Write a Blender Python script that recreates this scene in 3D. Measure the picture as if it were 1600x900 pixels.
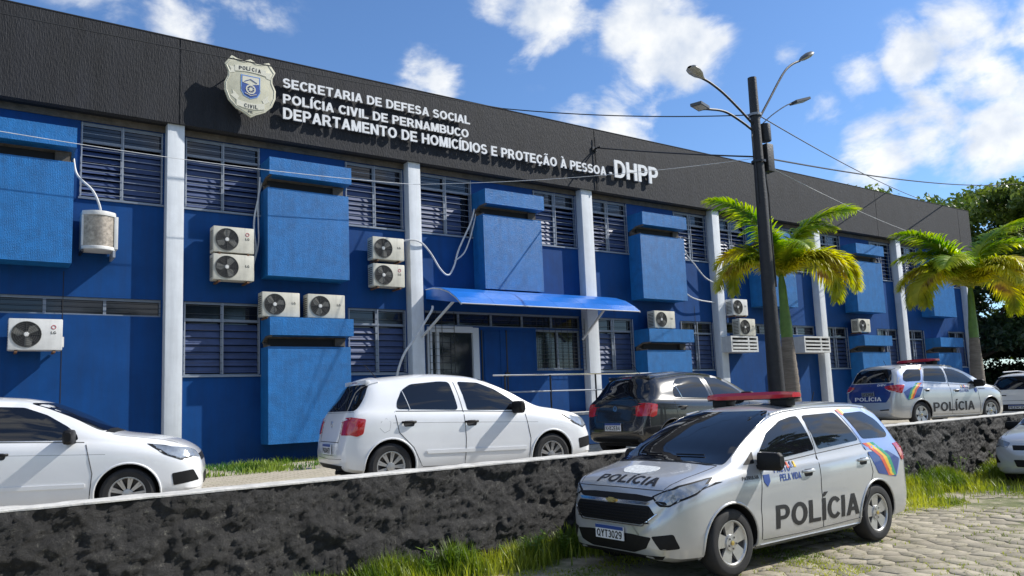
import bpy, bmesh, math, random
import numpy as np
from mathutils import Vector, Matrix, noise
from mathutils.bvhtree import BVHTree
from mathutils.geometry import delaunay_2d_cdt
random.seed(7)
R=math.radians; PI=math.pi
for o in list(bpy.data.objects): bpy.data.objects.remove(o)
SC=bpy.context.scene; COL=SC.collection

# ------------------------------------------------------------------ camera
cd=bpy.data.cameras.new('camera'); cam=bpy.data.objects.new('camera',cd); COL.objects.link(cam)
r_=Vector((0.82377,-0.56553,-0.03968)); u_=Vector((-0.03448,-0.11985,0.99219)); f_=Vector((0.56587,0.81597,0.11823))
m=Matrix.Identity(4)
for i in range(3): m[i][0]=r_[i]; m[i][1]=u_[i]; m[i][2]=-f_[i]
m[0][3],m[1][3],m[2][3]=0,-15.106,1.694
cam.matrix_world=m
cd.sensor_width=36; cd.lens=27.34; cd.shift_y=0.0231; cd.clip_end=3000; cd.clip_start=.05
SC.camera=cam
SC.render.resolution_x=1024; SC.render.resolution_y=576

# ------------------------------------------------------------------ light
SUN=Vector((1,-.44,.95)).normalized()
EL=math.asin(SUN.z); 
sd=bpy.data.lights.new('sun','SUN'); so=bpy.data.objects.new('sun',sd); COL.objects.link(so)
sd.energy=5.0; sd.angle=R(.53); sd.color=(1,.955,.88)
so.rotation_euler=(-SUN).to_track_quat('-Z','Y').to_euler()
SC.view_settings.view_transform='Standard'; SC.view_settings.look='None'
SC.view_settings.exposure=0.32; SC.view_settings.gamma=1; SC.view_settings.use_curve_mapping=False

def build_world():
    w=bpy.data.worlds.new('World'); SC.world=w; w.use_nodes=True
    nt=w.node_tree; N=nt.nodes; L=nt.links; N.clear()
    out=N.new('ShaderNodeOutputWorld'); bg=N.new('ShaderNodeBackground')
    sky=N.new('ShaderNodeTexSky'); sky.sky_type='NISHITA'; sky.sun_disc=False
    sky.sun_elevation=EL; sky.sun_rotation=math.atan2(SUN.x,SUN.y)
    sky.air_density=1.0; sky.dust_density=.4; sky.ozone_density=3.0
    bg.inputs['Strength'].default_value=.115
    tc=N.new('ShaderNodeTexCoord')
    def M(op,a,b=None,c=None):
        n=N.new('ShaderNodeMath'); n.operation=op
        for i,v in enumerate((a,b,c)):
            if v is None: continue
            if isinstance(v,(int,float)): n.inputs[i].default_value=v
            else: L.new(v,n.inputs[i])
        return n.outputs[0]
    nz=N.new('ShaderNodeVectorMath'); nz.operation='NORMALIZE'; L.new(tc.outputs['Generated'],nz.inputs[0])
    # clouds: soft banks in fixed directions, broken up by fractal noise
    blobs=[((.672,.611,.418),.085,.85),((.637,.627,.4485),.075,.8),((.66,.64,.382),.06,.7),((.546,.695,.4676),.095,.85),((.51,.715,.475),.06,.7),((.4516,.7958,.4034),.055,.8),
           ((.6475,.681,.3419),.075,.9),((.61,.71,.350),.055,.7),((.812,.4655,.349),.05,.8),((.834,.4176,.361),.055,.85),((.793,.50,.325),.045,.8),((.8461,.3664,.3872),.055,.85),
           ((.865,.4134,.2848),.075,1.0),((.876,.3614,.3194),.075,1.0),((.8934,.362,.266),.09,1.1),((.845,.463,.2671),.075,.9),((.905,.31,.30),.085,1.0),((.89,.31,.345),.06,.9),((.7614,.5185,.3892),.032,.7),
           ((.185,.871,.4705),.09,.45),((.093,.891,.4606),.07,.42),((.25,.85,.47),.07,.4)]
    tot=None
    for c,rad,a in blobs:
        vm=N.new('ShaderNodeVectorMath'); vm.operation='DISTANCE'; L.new(nz.outputs[0],vm.inputs[0])
        v=Vector(c).normalized(); vm.inputs[1].default_value=v
        mr=N.new('ShaderNodeMapRange'); mr.interpolation_type='SMOOTHSTEP'
        mr.inputs[1].default_value=0; mr.inputs[2].default_value=rad*1.15; mr.inputs[3].default_value=a; mr.inputs[4].default_value=0
        L.new(vm.outputs['Value'],mr.inputs[0])
        tot=mr.outputs[0] if tot is None else M('MAXIMUM',tot,mr.outputs[0])
    sx=N.new('ShaderNodeSeparateXYZ'); L.new(nz.outputs[0],sx.inputs[0])
    # elsewhere in the sky: the same kind of scattered cumulus
    n0=N.new('ShaderNodeTexNoise'); n0.inputs['Scale'].default_value=4.2; n0.inputs['Detail'].default_value=3; L.new(nz.outputs[0],n0.inputs['Vector'])
    fd=N.new('ShaderNodeVectorMath'); fd.operation='DOT_PRODUCT'; L.new(nz.outputs[0],fd.inputs[0]); fd.inputs[1].default_value=(f_.x*.97+.0,f_.y*.97,.33)
    far=N.new('ShaderNodeMapRange'); far.interpolation_type='SMOOTHSTEP'; far.inputs[1].default_value=.86; far.inputs[2].default_value=.70; L.new(fd.outputs['Value'],far.inputs[0])
    gen=M('MULTIPLY',M('MULTIPLY',M('SUBTRACT',n0.outputs[0],.42),4.0),far.outputs[0])
    tot=M('MAXIMUM',tot,gen)
    n1=N.new('ShaderNodeTexNoise'); n1.inputs['Scale'].default_value=7.5; n1.inputs['Detail'].default_value=9; n1.inputs['Roughness'].default_value=.58; n1.inputs['Distortion'].default_value=.25
    mp=N.new('ShaderNodeMapping'); mp.inputs['Scale'].default_value=(1,1,1.7); L.new(nz.outputs[0],mp.inputs[0]); L.new(mp.outputs[0],n1.inputs['Vector'])
    dens=M('ADD',tot,M('MULTIPLY',M('SUBTRACT',n1.outputs[0],.49),2.9))
    mask=N.new('ShaderNodeMapRange'); mask.interpolation_type='SMOOTHSTEP'
    mask.inputs[1].default_value=.22; mask.inputs[2].default_value=.85; L.new(dens,mask.inputs[0])
    gate=N.new('ShaderNodeMapRange'); gate.inputs[1].default_value=.02; gate.inputs[2].default_value=.25; L.new(tot,gate.inputs[0])
    mk=M('MULTIPLY',mask.outputs[0],gate.outputs[0])
    hz=N.new('ShaderNodeMapRange'); hz.inputs[1].default_value=.0; hz.inputs[2].default_value=.06; L.new(sx.outputs[2],hz.inputs[0])
    mk=M('MULTIPLY',M('MULTIPLY',mk,hz.outputs[0]),.93)
    # cloud colour: dense cores white, thin edges and undersides greyer
    n2=N.new('ShaderNodeTexNoise'); n2.inputs['Scale'].default_value=22; n2.inputs['Detail'].default_value=6; L.new(nz.outputs[0],n2.inputs['Vector'])
    cr=N.new('ShaderNodeValToRGB'); cr.color_ramp.elements[0].position=.3; cr.color_ramp.elements[0].color=(4.8,5.3,6.1,1); cr.color_ramp.elements[1].position=.62; cr.color_ramp.elements[1].color=(7.8,7.8,7.6,1)
    L.new(n2.outputs[0],cr.inputs[0])
    tint=N.new('ShaderNodeMix'); tint.data_type='RGBA'; tint.blend_type='MULTIPLY'; tint.inputs[0].default_value=1
    L.new(sky.outputs[0],tint.inputs[6]); tint.inputs[7].default_value=(.80,1.0,1.22,1)
    mx=N.new('ShaderNodeMix'); mx.data_type='RGBA'; L.new(mk,mx.inputs[0]); L.new(tint.outputs[2],mx.inputs[6]); L.new(cr.outputs[0],mx.inputs[7])
    L.new(mx.outputs[2],bg.inputs[0]); L.new(bg.outputs[0],out.inputs[0])
build_world()

# ------------------------------------------------------------------ materials
MC={}
def mat(name,col,rough=.6,metal=0,var=0,scale=4,col2=None,bump=0,bscale=60,coat=0,spec=None,emit=None,stretch=None,bkind='noise',coord='Object',trans=0,sheen=0,streak=0,blotch=0):
    if name in MC: return MC[name]
    m=bpy.data.materials.new(name); m.use_nodes=True; nt=m.node_tree; N=nt.nodes; L=nt.links
    b=N['Principled BSDF']; MC[name]=m
    b.inputs['Roughness'].default_value=rough; b.inputs['Metallic'].default_value=metal
    b.inputs['Base Color'].default_value=(*col,1)
    if spec is not None: b.inputs['Specular IOR Level'].default_value=spec
    if coat: b.inputs['Coat Weight'].default_value=coat; b.inputs['Coat Roughness'].default_value=.04
    if sheen: b.inputs['Sheen Weight'].default_value=sheen; b.inputs['Sheen Roughness'].default_value=.4
    if trans: b.inputs['Transmission Weight'].default_value=trans
    tc=N.new('ShaderNodeTexCoord'); vec=tc.outputs[coord]
    if stretch:
        mp=N.new('ShaderNodeMapping'); mp.inputs['Scale'].default_value=stretch; L.new(vec,mp.inputs[0]); vec=mp.outputs[0]
    if var or col2:
        n=N.new('ShaderNodeTexNoise'); n.inputs['Scale'].default_value=scale; n.inputs['Detail'].default_value=6; n.inputs['Roughness'].default_value=.65; L.new(vec,n.inputs['Vector'])
        cr=N.new('ShaderNodeValToRGB'); cr.color_ramp.elements[0].position=.33; cr.color_ramp.elements[1].position=.68
        c2=col2 if col2 else tuple(c*(1+var) for c in col); c1=col if col2 else tuple(c*(1-var) for c in col)
        cr.color_ramp.elements[0].color=(*c1,1); cr.color_ramp.elements[1].color=(*c2,1)
        L.new(n.outputs[0],cr.inputs[0]); L.new(cr.outputs[0],b.inputs['Base Color'])
    if streak or blotch:
        src=b.inputs['Base Color'].links[0].from_socket if b.inputs['Base Color'].links else None
        for kind,amt in(('s',streak),('b',blotch)):
            if not amt: continue
            mp2=N.new('ShaderNodeMapping'); mp2.inputs['Scale'].default_value=(5,5,.35) if kind=='s' else (1,1,1); L.new(tc.outputs[coord],mp2.inputs[0])
            n3=N.new('ShaderNodeTexNoise'); n3.inputs['Scale'].default_value=1.6 if kind=='s' else .9; n3.inputs['Detail'].default_value=7; n3.inputs['Roughness'].default_value=.7; L.new(mp2.outputs[0],n3.inputs['Vector'])
            mr=N.new('ShaderNodeMapRange'); mr.inputs[1].default_value=.42; mr.inputs[2].default_value=.72; mr.inputs[3].default_value=0; mr.inputs[4].default_value=amt; L.new(n3.outputs[0],mr.inputs[0])
            mx=N.new('ShaderNodeMix'); mx.data_type='RGBA'; L.new(mr.outputs[0],mx.inputs[0])
            if src: L.new(src,mx.inputs[6])
            else: mx.inputs[6].default_value=(*col,1)
            g=tuple(c*.45+.008 for c in col) if kind=='s' else tuple(min(.8,c*1.3+.010) for c in col)
            mx.inputs[7].default_value=(*g,1); src=mx.outputs[2]
        L.new(src,b.inputs['Base Color'])
    if bump:
        if bkind=='noise':
            n=N.new('ShaderNodeTexNoise'); n.inputs['Detail'].default_value=5; h=n.outputs[0]
        elif bkind=='brick':
            n=N.new('ShaderNodeTexVoronoi'); n.distance='CHEBYCHEV'; n.inputs['Randomness'].default_value=.35; h=n.outputs['Distance']
        else:
            n=N.new('ShaderNodeTexVoronoi'); h=n.outputs['Distance']
        n.inputs['Scale'].default_value=bscale; L.new(vec,n.inputs['Vector'])
        bp=N.new('ShaderNodeBump'); bp.inputs['Strength'].default_value=min(1,bump); bp.inputs['Distance'].default_value=.02; L.new(h,bp.inputs['Height']); L.new(bp.outputs[0],b.inputs['Normal'])
    return m
wallblue=mat('wall_blue_paint',(.0010,.046,.180),.6,spec=.18,var=.15,scale=1.3,streak=.4,blotch=.25,bump=.12,bscale=90)
boxblue=mat('mosaic_blue_paint',(.006,.125,.36),.45,spec=.45,var=.20,scale=5,streak=.45,blotch=.35,bump=.42,bscale=40,bkind='brick')
fascia_m=mat('charcoal_render',(.012,.013,.017),.7,spec=.3,sheen=.12,streak=.5,blotch=.25,var=.38,scale=4,bump=.7,bscale=60,stretch=(1,1,.2))
colw=mat('column_white_paint',(.62,.65,.68),.7,spec=.25,var=.07,scale=3,streak=.32,bump=.15,bscale=50)
concrete=mat('bare_concrete',(.10,.085,.07),.9,var=.35,scale=7,bump=.3,bscale=30)
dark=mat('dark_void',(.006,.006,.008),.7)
framew=mat('window_frame_paint',(.20,.235,.29),.5,var=.1,scale=8)
glassd=mat('window_glass',(.008,.012,.022),.06,spec=.6,bump=.03,bscale=3)
louv=mat('louvre_glass',(.035,.060,.15),.5,spec=.5,var=.25,scale=3)
doorw=mat('door_frame_white',(.50,.53,.56),.5)
grille=mat('grille_white',(.25,.28,.33),.5)
blackm=mat('black_metal',(.01,.01,.012),.4)
soff=mat('soffit_black',(.008,.008,.009),.9)
acw=mat('ac_casing',(.60,.60,.58),.45,var=.08,scale=6,streak=.25)
acy=mat('ac_casing_aged',(.55,.53,.45),.5,var=.12,scale=6,streak=.45)
rust=mat('rusty_bracket',(.14,.07,.035),.8,var=.4,scale=20)
acgrey=mat('ac_grille',(.05,.05,.045),.5)
acfan=mat('ac_fan',(.13,.125,.11),.45)
copper=mat('coil_fins',(.42,.36,.29),.45,metal=.5,var=.4,scale=14)
letterw=mat('letter_white',(.68,.69,.70),.45,var=.10,scale=6)
textk=mat('print_black',(.012,.012,.014),.5)
textblue=mat('print_blue',(.02,.06,.25),.5)
hoodgrey=mat('faded_sticker',(.58,.60,.60),.6,var=.25,scale=30)
textw=mat('print_white',(.75,.76,.78),.5)
shieldm=mat('badge_cream',(.52,.50,.38),.45,var=.12,scale=5)
badgeblue=mat('badge_blue',(.04,.08,.28),.4,var=.2,scale=20)
bannerm=mat('badge_banner',(.60,.58,.48),.45)
awnm=mat('awning_blue',(.02,.20,.72),.28,spec=.7,var=.12,scale=1.5,trans=.3)
pipew=mat('pipe_white',(.55,.56,.57),.5,var=.15,scale=9)
paintw=mat('car_white',(.70,.71,.72),.35,coat=.9,var=.05,scale=1.2)
paintsil=mat('car_silver',(.50,.51,.52),.28,metal=.45,coat=.9,var=.06,scale=1.2)
paintsil2=mat('car_grey_silver',(.52,.54,.57),.28,metal=.4,coat=.9)
paintk=mat('car_black',(.010,.011,.014),.25,coat=1)
carglass=mat('car_tinted_glass',(.006,.007,.010),.03,spec=.7)
carglass2=mat('car_clear_glass',(.06,.09,.13),.03,spec=.9)
trim=mat('car_black_trim',(.007,.007,.008),.55,spec=.25,var=.2,scale=20)
seam=mat('car_seam',(.03,.03,.033),.7)
rubber=mat('tyre_rubber',(.016,.016,.017),.8,var=.3,scale=12)
rimm=mat('wheel_silver',(.50,.50,.50),.32,metal=.75,var=.08,scale=10)
rimk=mat('wheel_dark',(.02,.02,.022),.5)
redl=mat('lamp_red',(.42,.008,.012),.12,spec=.8,coat=.8)
redbar=mat('light_bar_red',(.50,.012,.03),.18,coat=.8)
clearl=mat('lamp_clear',(.26,.29,.33),.10,spec=.9,metal=.35,var=.35,scale=7)
chrome=mat('chrome',(.7,.7,.7),.12,metal=1)
goldm=mat('emblem_gold',(.60,.45,.15),.3,metal=.8)
lb=mat('wrap_light_blue',(.22,.33,.62),.4,coat=.6)
db=mat('wrap_dark_blue',(.008,.045,.24),.35,coat=.6)
nb=mat('wrap_navy',(.010,.035,.20),.35,coat=.6)
s_or=mat('stripe_orange',(.62,.09,.03),.4,coat=.5); s_ye=mat('stripe_yellow',(.75,.48,.03),.4,coat=.5); s_gr=mat('stripe_green',(.02,.30,.16),.4,coat=.5)
polem=mat('pole_black_paint',(.014,.013,.014),.55,var=.35,scale=9,bump=.3,bscale=25)
lampm=mat('lamp_housing',(.08,.085,.09),.4,var=.15,scale=10)
lampglass=mat('lamp_lens',(.35,.33,.28),.2)
wirek=mat('wire_black',(.02,.02,.022),.6)
coping=mat('coping_whitewash',(.50,.49,.46),.85,blotch=.0,streak=.35,var=.25,scale=5,bump=.4,bscale=20)
plinth=mat('plinth_light_blue',(.09,.20,.42),.7,var=.12,scale=2)
trunkm=mat('palm_trunk',(.17,.145,.12),.9,var=.3,scale=6,bump=.5,bscale=14,stretch=(.6,.6,6))
crownm=mat('palm_crownshaft',(.10,.19,.03),.5,var=.25,scale=5)
barkm=mat('tree_bark',(.09,.07,.055),.95,var=.3,scale=8,bump=.6,bscale=12)

def leafmat(name,c1,c2,tr=.5,sc=.9,dead=None):
    m=bpy.data.materials.new(name); m.use_nodes=True; N=m.node_tree.nodes; L=m.node_tree.links; N.clear()
    out=N.new('ShaderNodeOutputMaterial'); d=N.new('ShaderNodeBsdfPrincipled'); t=N.new('ShaderNodeBsdfTranslucent'); mx=N.new('ShaderNodeMixShader')
    tc=N.new('ShaderNodeTexCoord'); n=N.new('ShaderNodeTexNoise'); n.inputs['Scale'].default_value=sc; n.inputs['Detail'].default_value=5; L.new(tc.outputs['Object'],n.inputs['Vector'])
    cr=N.new('ShaderNodeValToRGB'); cr.color_ramp.elements[0].position=.36; cr.color_ramp.elements[1].position=.62
    cr.color_ramp.elements[0].color=(*c1,1); cr.color_ramp.elements[1].color=(*c2,1); L.new(n.outputs[0],cr.inputs[0])
    if dead:
        e=cr.color_ramp.elements.new(.72); e.color=(*dead,1)
    L.new(cr.outputs[0],d.inputs['Base Color']); d.inputs['Roughness'].default_value=.45
    hs=N.new('ShaderNodeHueSaturation'); hs.inputs['Value'].default_value=1.5; hs.inputs['Saturation'].default_value=1.1; L.new(cr.outputs[0],hs.inputs['Color'])
    L.new(hs.outputs[0],t.inputs[0]); mx.inputs[0].default_value=tr; L.new(d.outputs[0],mx.inputs[1]); L.new(t.outputs[0],mx.inputs[2]); L.new(mx.outputs[0],out.inputs[0])
    MC[name]=m; return m
palmleaf=leafmat('palm_leaf_green',(.13,.25,.018),(.48,.52,.03),.5,1.6)
palmold=leafmat('palm_leaf_yellow',(.22,.28,.02),(.62,.56,.04),.45,1.8,dead=(.28,.16,.07))
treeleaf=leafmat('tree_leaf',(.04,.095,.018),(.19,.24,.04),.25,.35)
treeleaf2=leafmat('tree_leaf_shaded',(.014,.036,.014),(.045,.08,.024),.2,.4)  # leaf colour darkened to paint in the shade under the trees
grassm=leafmat('grass_blade',(.09,.15,.015),(.38,.40,.05),.4,1.2)
weedm=leafmat('weed_leaf',(.05,.14,.02),(.24,.32,.05),.35,1.5)
drym=leafmat('dry_grass',(.20,.20,.09),(.35,.32,.18),.3,1.5)

def ground_mat(name,kind):
    m=bpy.data.materials.new(name); m.use_nodes=True; N=m.node_tree.nodes; L=m.node_tree.links; b=N['Principled BSDF']; b.inputs['Roughness'].default_value=.92
    tc=N.new('ShaderNodeTexCoord')
    def noise_(s,d=6,r=.6):
        n=N.new('ShaderNodeTexNoise'); n.inputs['Scale'].default_value=s; n.inputs['Detail'].default_value=d; n.inputs['Roughness'].default_value=r; L.new(tc.outputs['Object'],n.inputs['Vector']); return n.outputs[0]
    def ramp(f,a,b_,ca,cb):
        cr=N.new('ShaderNodeValToRGB'); cr.color_ramp.elements[0].position=a; cr.color_ramp.elements[1].position=b_; cr.color_ramp.elements[0].color=(*ca,1); cr.color_ramp.elements[1].color=(*cb,1); L.new(f,cr.inputs[0]); return cr.outputs[0]
    def mix(f,a,b_):
        x=N.new('ShaderNodeMix'); x.data_type='RGBA'
        L.new(f,x.inputs[0])
        L.new(a,x.inputs[6]); L.new(b_,x.inputs[7]); return x.outputs[2]
    if kind=='street':
        base=ramp(noise_(3,8,.7),.3,.7,(.24,.205,.14),(.43,.38,.28))
        moss=ramp(noise_(9,6,.7),.3,.7,(.05,.07,.015),(.16,.17,.06))
        c=mix(ramp(noise_(1.1,6,.7),.46,.60,(0,0,0),(1,1,1)),base,moss)
    elif kind=='paver':
        c=mix(ramp(noise_(7,8,.75),.40,.72,(0,0,0),(1,1,1)),ramp(noise_(2.2,5,.6),.3,.7,(.26,.225,.165),(.43,.38,.295)),ramp(noise_(20,4,.6),.3,.7,(.16,.15,.09),(.27,.245,.17)))
        oi=N.new('ShaderNodeObjectInfo'); hs=N.new('ShaderNodeHueSaturation'); L.new(c,hs.inputs['Color'])
        mr=N.new('ShaderNodeMapRange'); mr.inputs[3].default_value=.82; mr.inputs[4].default_value=1.12; L.new(oi.outputs['Random'],mr.inputs[0]); L.new(mr.outputs[0],hs.inputs['Value']); c=hs.outputs[0]
    elif kind=='lot':
        br=N.new('ShaderNodeTexBrick'); br.inputs['Scale'].default_value=1; br.inputs['Brick Width'].default_value=.2; br.inputs['Row Height'].default_value=.1; br.inputs['Mortar Size'].default_value=.008
        br.inputs['Color1'].default_value=(.36,.32,.25,1); br.inputs['Color2'].default_value=(.46,.41,.33,1); br.inputs['Mortar'].default_value=(.16,.15,.10,1); L.new(tc.outputs['Object'],br.inputs['Vector'])
        c=mix(ramp(noise_(1.7,7,.7),.5,.66,(0,0,0),(1,1,1)),br.outputs[0],ramp(noise_(30,3,.6),.3,.7,(.30,.28,.20),(.46,.42,.32)))
    else: # rock
        c=ramp(noise_(6,9,.8),.36,.68,(.006,.006,.007),(.048,.046,.044))
        c=mix(ramp(noise_(12,9,.85),.56,.66,(0,0,0),(1,1,1)),c,ramp(noise_(30,4,.6),.3,.7,(.07,.07,.065),(.17,.165,.14)))  # light-grey flecks paint highlights on the craggy stone into the colour
        b.inputs['Roughness'].default_value=.75
    n=noise_(45 if kind!='rock' else 35,6,.7); bp=N.new('ShaderNodeBump'); bp.inputs['Strength'].default_value=.7 if kind!='rock' else 1; bp.inputs['Distance'].default_value=.015 if kind!='rock' else .028
    if kind=='rock':
        mus=N.new('ShaderNodeMath'); mus.operation='ABSOLUTE'; sb=N.new('ShaderNodeMath'); sb.operation='SUBTRACT'; L.new(noise_(9,10,.78),sb.inputs[0]); sb.inputs[1].default_value=.5; L.new(sb.outputs[0],mus.inputs[0]); ml=N.new('ShaderNodeMath'); ml.operation='MULTIPLY_ADD'; ml.inputs[1].default_value=-2.2; L.new(mus.outputs[0],ml.inputs[0]); L.new(noise_(24,8,.8),ml.inputs[2]); n=ml.outputs[0]
    L.new(n,bp.inputs['Height']); L.new(bp.outputs[0],b.inputs['Normal'])
    L.new(c,b.inputs['Base Color']); MC[name]=m; return m
streetm=ground_mat('street_soil_and_moss','street'); paverm=ground_mat('street_paver','paver'); lotm=ground_mat('lot_paving','lot'); rockm=ground_mat('black_painted_rubble','rock')

# ------------------------------------------------------------------ helpers
def thing(name,label,cat,loc=(0,0,0),rz=0,group=None):
    o=bpy.data.objects.new(name,None); COL.objects.link(o); o.location=loc; o.rotation_euler=(0,0,rz); o.empty_display_size=.3
    o['label']=label; o['category']=cat
    if group: o['group']=group
    return o
class MB:
    def __init__(s): s.v=[]; s.f=[]; s.mi=[]; s.m=[]
    def _m(s,mt):
        if mt not in s.m: s.m.append(mt)
        return s.m.index(mt)
    def add(s,vs,fs,mt):
        n=len(s.v); k=s._m(mt); s.v+= [tuple(v) for v in vs]
        for f in fs: s.f.append([n+i for i in f]); s.mi.append(k)
        return s
    def box(s,x0,x1,y0,y1,z0,z1,mt):
        return s.add([(x,y,z) for x in(x0,x1) for y in(y0,y1) for z in(z0,z1)],[(0,1,3,2),(4,6,7,5),(0,4,5,1),(2,3,7,6),(0,2,6,4),(1,5,7,3)],mt)
    def prism(s,poly,a,b,mt,axis='x'):
        n=len(poly)
        def P(p,t): return (t,p[0],p[1]) if axis=='x' else ((p[0],t,p[1]) if axis=='y' else (p[0],p[1],t))
        vs=[P(p,a) for p in poly]+[P(p,b) for p in poly]
        return s.add(vs,[list(range(n))[::-1],[n+i for i in range(n)]]+[(i,(i+1)%n,n+(i+1)%n,n+i) for i in range(n)],mt)
    def tube(s,pts,r,mt,n=8,r2=None):
        pts=[Vector(p) for p in pts]; rings=[]
        for i,p in enumerate(pts):
            d=(pts[min(i+1,len(pts)-1)]-pts[max(i-1,0)]).normalized(); a=d.orthogonal().normalized() if i==0 else (s_a-d*s_a.dot(d)).normalized(); s_a=a; b=d.cross(a)
            rr=(r[i] if isinstance(r,(list,tuple)) else (r if r2 is None else r+(r2-r)*i/(len(pts)-1)))
            rings.append([p+a*math.cos(2*PI*k/n)*rr+b*math.sin(2*PI*k/n)*rr for k in range(n)])
        vs=[v for g in rings for v in g]; fs=[]
        for i in range(len(rings)-1):
            for k in range(n): fs.append((i*n+k,i*n+(k+1)%n,(i+1)*n+(k+1)%n,(i+1)*n+k))
        fs.append(list(range(n))[::-1]); fs.append([(len(rings)-1)*n+k for k in range(n)])
        return s.add(vs,fs,mt)
    def lathe(s,prof,mt,n=32,c=(0,0,0),axis='y',a0=0,closed=False):
        vs=[];fs=[]
        for k in range(n):
            a=2*PI*k/n+a0
            for (rr,h) in prof:
                if axis=='y': vs.append((c[0]+rr*math.cos(a),c[1]+h,c[2]+rr*math.sin(a)))
                else: vs.append((c[0]+rr*math.cos(a),c[1]+rr*math.sin(a),c[2]+h))
        q=len(prof); e=q if closed else q-1
        for k in range(n):
            for i in range(e): fs.append((k*q+i,k*q+(i+1)%q,((k+1)%n)*q+(i+1)%q,((k+1)%n)*q+i))
        return s.add(vs,fs,mt)
    def build(s,name,parent=None,smooth=False,bevel=0,label=None,stuff=False):
        me=bpy.data.meshes.new(name); me.from_pydata(s.v,[],s.f)
        for k in s.m: me.materials.append(k)
        me.polygons.foreach_set('material_index',s.mi)
        b=bmesh.new(); b.from_mesh(me); bmesh.ops.recalc_face_normals(b,faces=b.faces)
        if bevel: bmesh.ops.bevel(b,geom=b.edges[:]+b.verts[:],offset=bevel,segments=2,affect='EDGES',profile=.6)
        b.to_mesh(me); b.free()
        if smooth or bevel: smooth_angle(me,38)
        return link(name,me,parent,label,stuff)
def smooth_angle(me,deg):
    me.polygons.foreach_set('use_smooth',[True]*len(me.polygons))
    try: me.set_sharp_from_angle(angle=R(deg))
    except Exception: pass
def link(name,me,parent=None,label=None,stuff=False,kind=None):
    o=bpy.data.objects.new(name,me); COL.objects.link(o)
    if parent: o.parent=parent
    if label: o['label']=label
    if stuff: o['kind']='stuff'
    if kind: o['kind']=kind
    return o
def copytree(root,loc,rz,label):
    r=root.copy(); COL.objects.link(r); r.location=loc; r.rotation_euler=(0,0,rz); r['label']=label
    for ch in root.children:
        c=ch.copy(); COL.objects.link(c); c.parent=r
        for g in ch.children:
            d=g.copy(); COL.objects.link(d); d.parent=c
    return r
TXT={}
def _r(x0,x1,y0,y1): return [(x0,y0),(x1,y0),(x1,y1),(x0,y1)]
def _arc(cx,cy,rx,ry,a0,a1,t):
    n=max(3,int(abs(a1-a0)/20)); out=[]
    for i in range(n):
        a=R(a0+(a1-a0)*i/n); b=R(a0+(a1-a0)*(i+1)/n)
        out.append([(cx+rx*math.cos(a),cy+ry*math.sin(a)),(cx+rx*math.cos(b),cy+ry*math.sin(b)),(cx+(rx-t)*math.cos(b),cy+(ry-t*.9)*math.sin(b)),(cx+(rx-t)*math.cos(a),cy+(ry-t*.9)*math.sin(a))])
    return out
def _m(w,polys): return [[(w-x,y) for x,y in p[::-1]] for p in polys]
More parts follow.
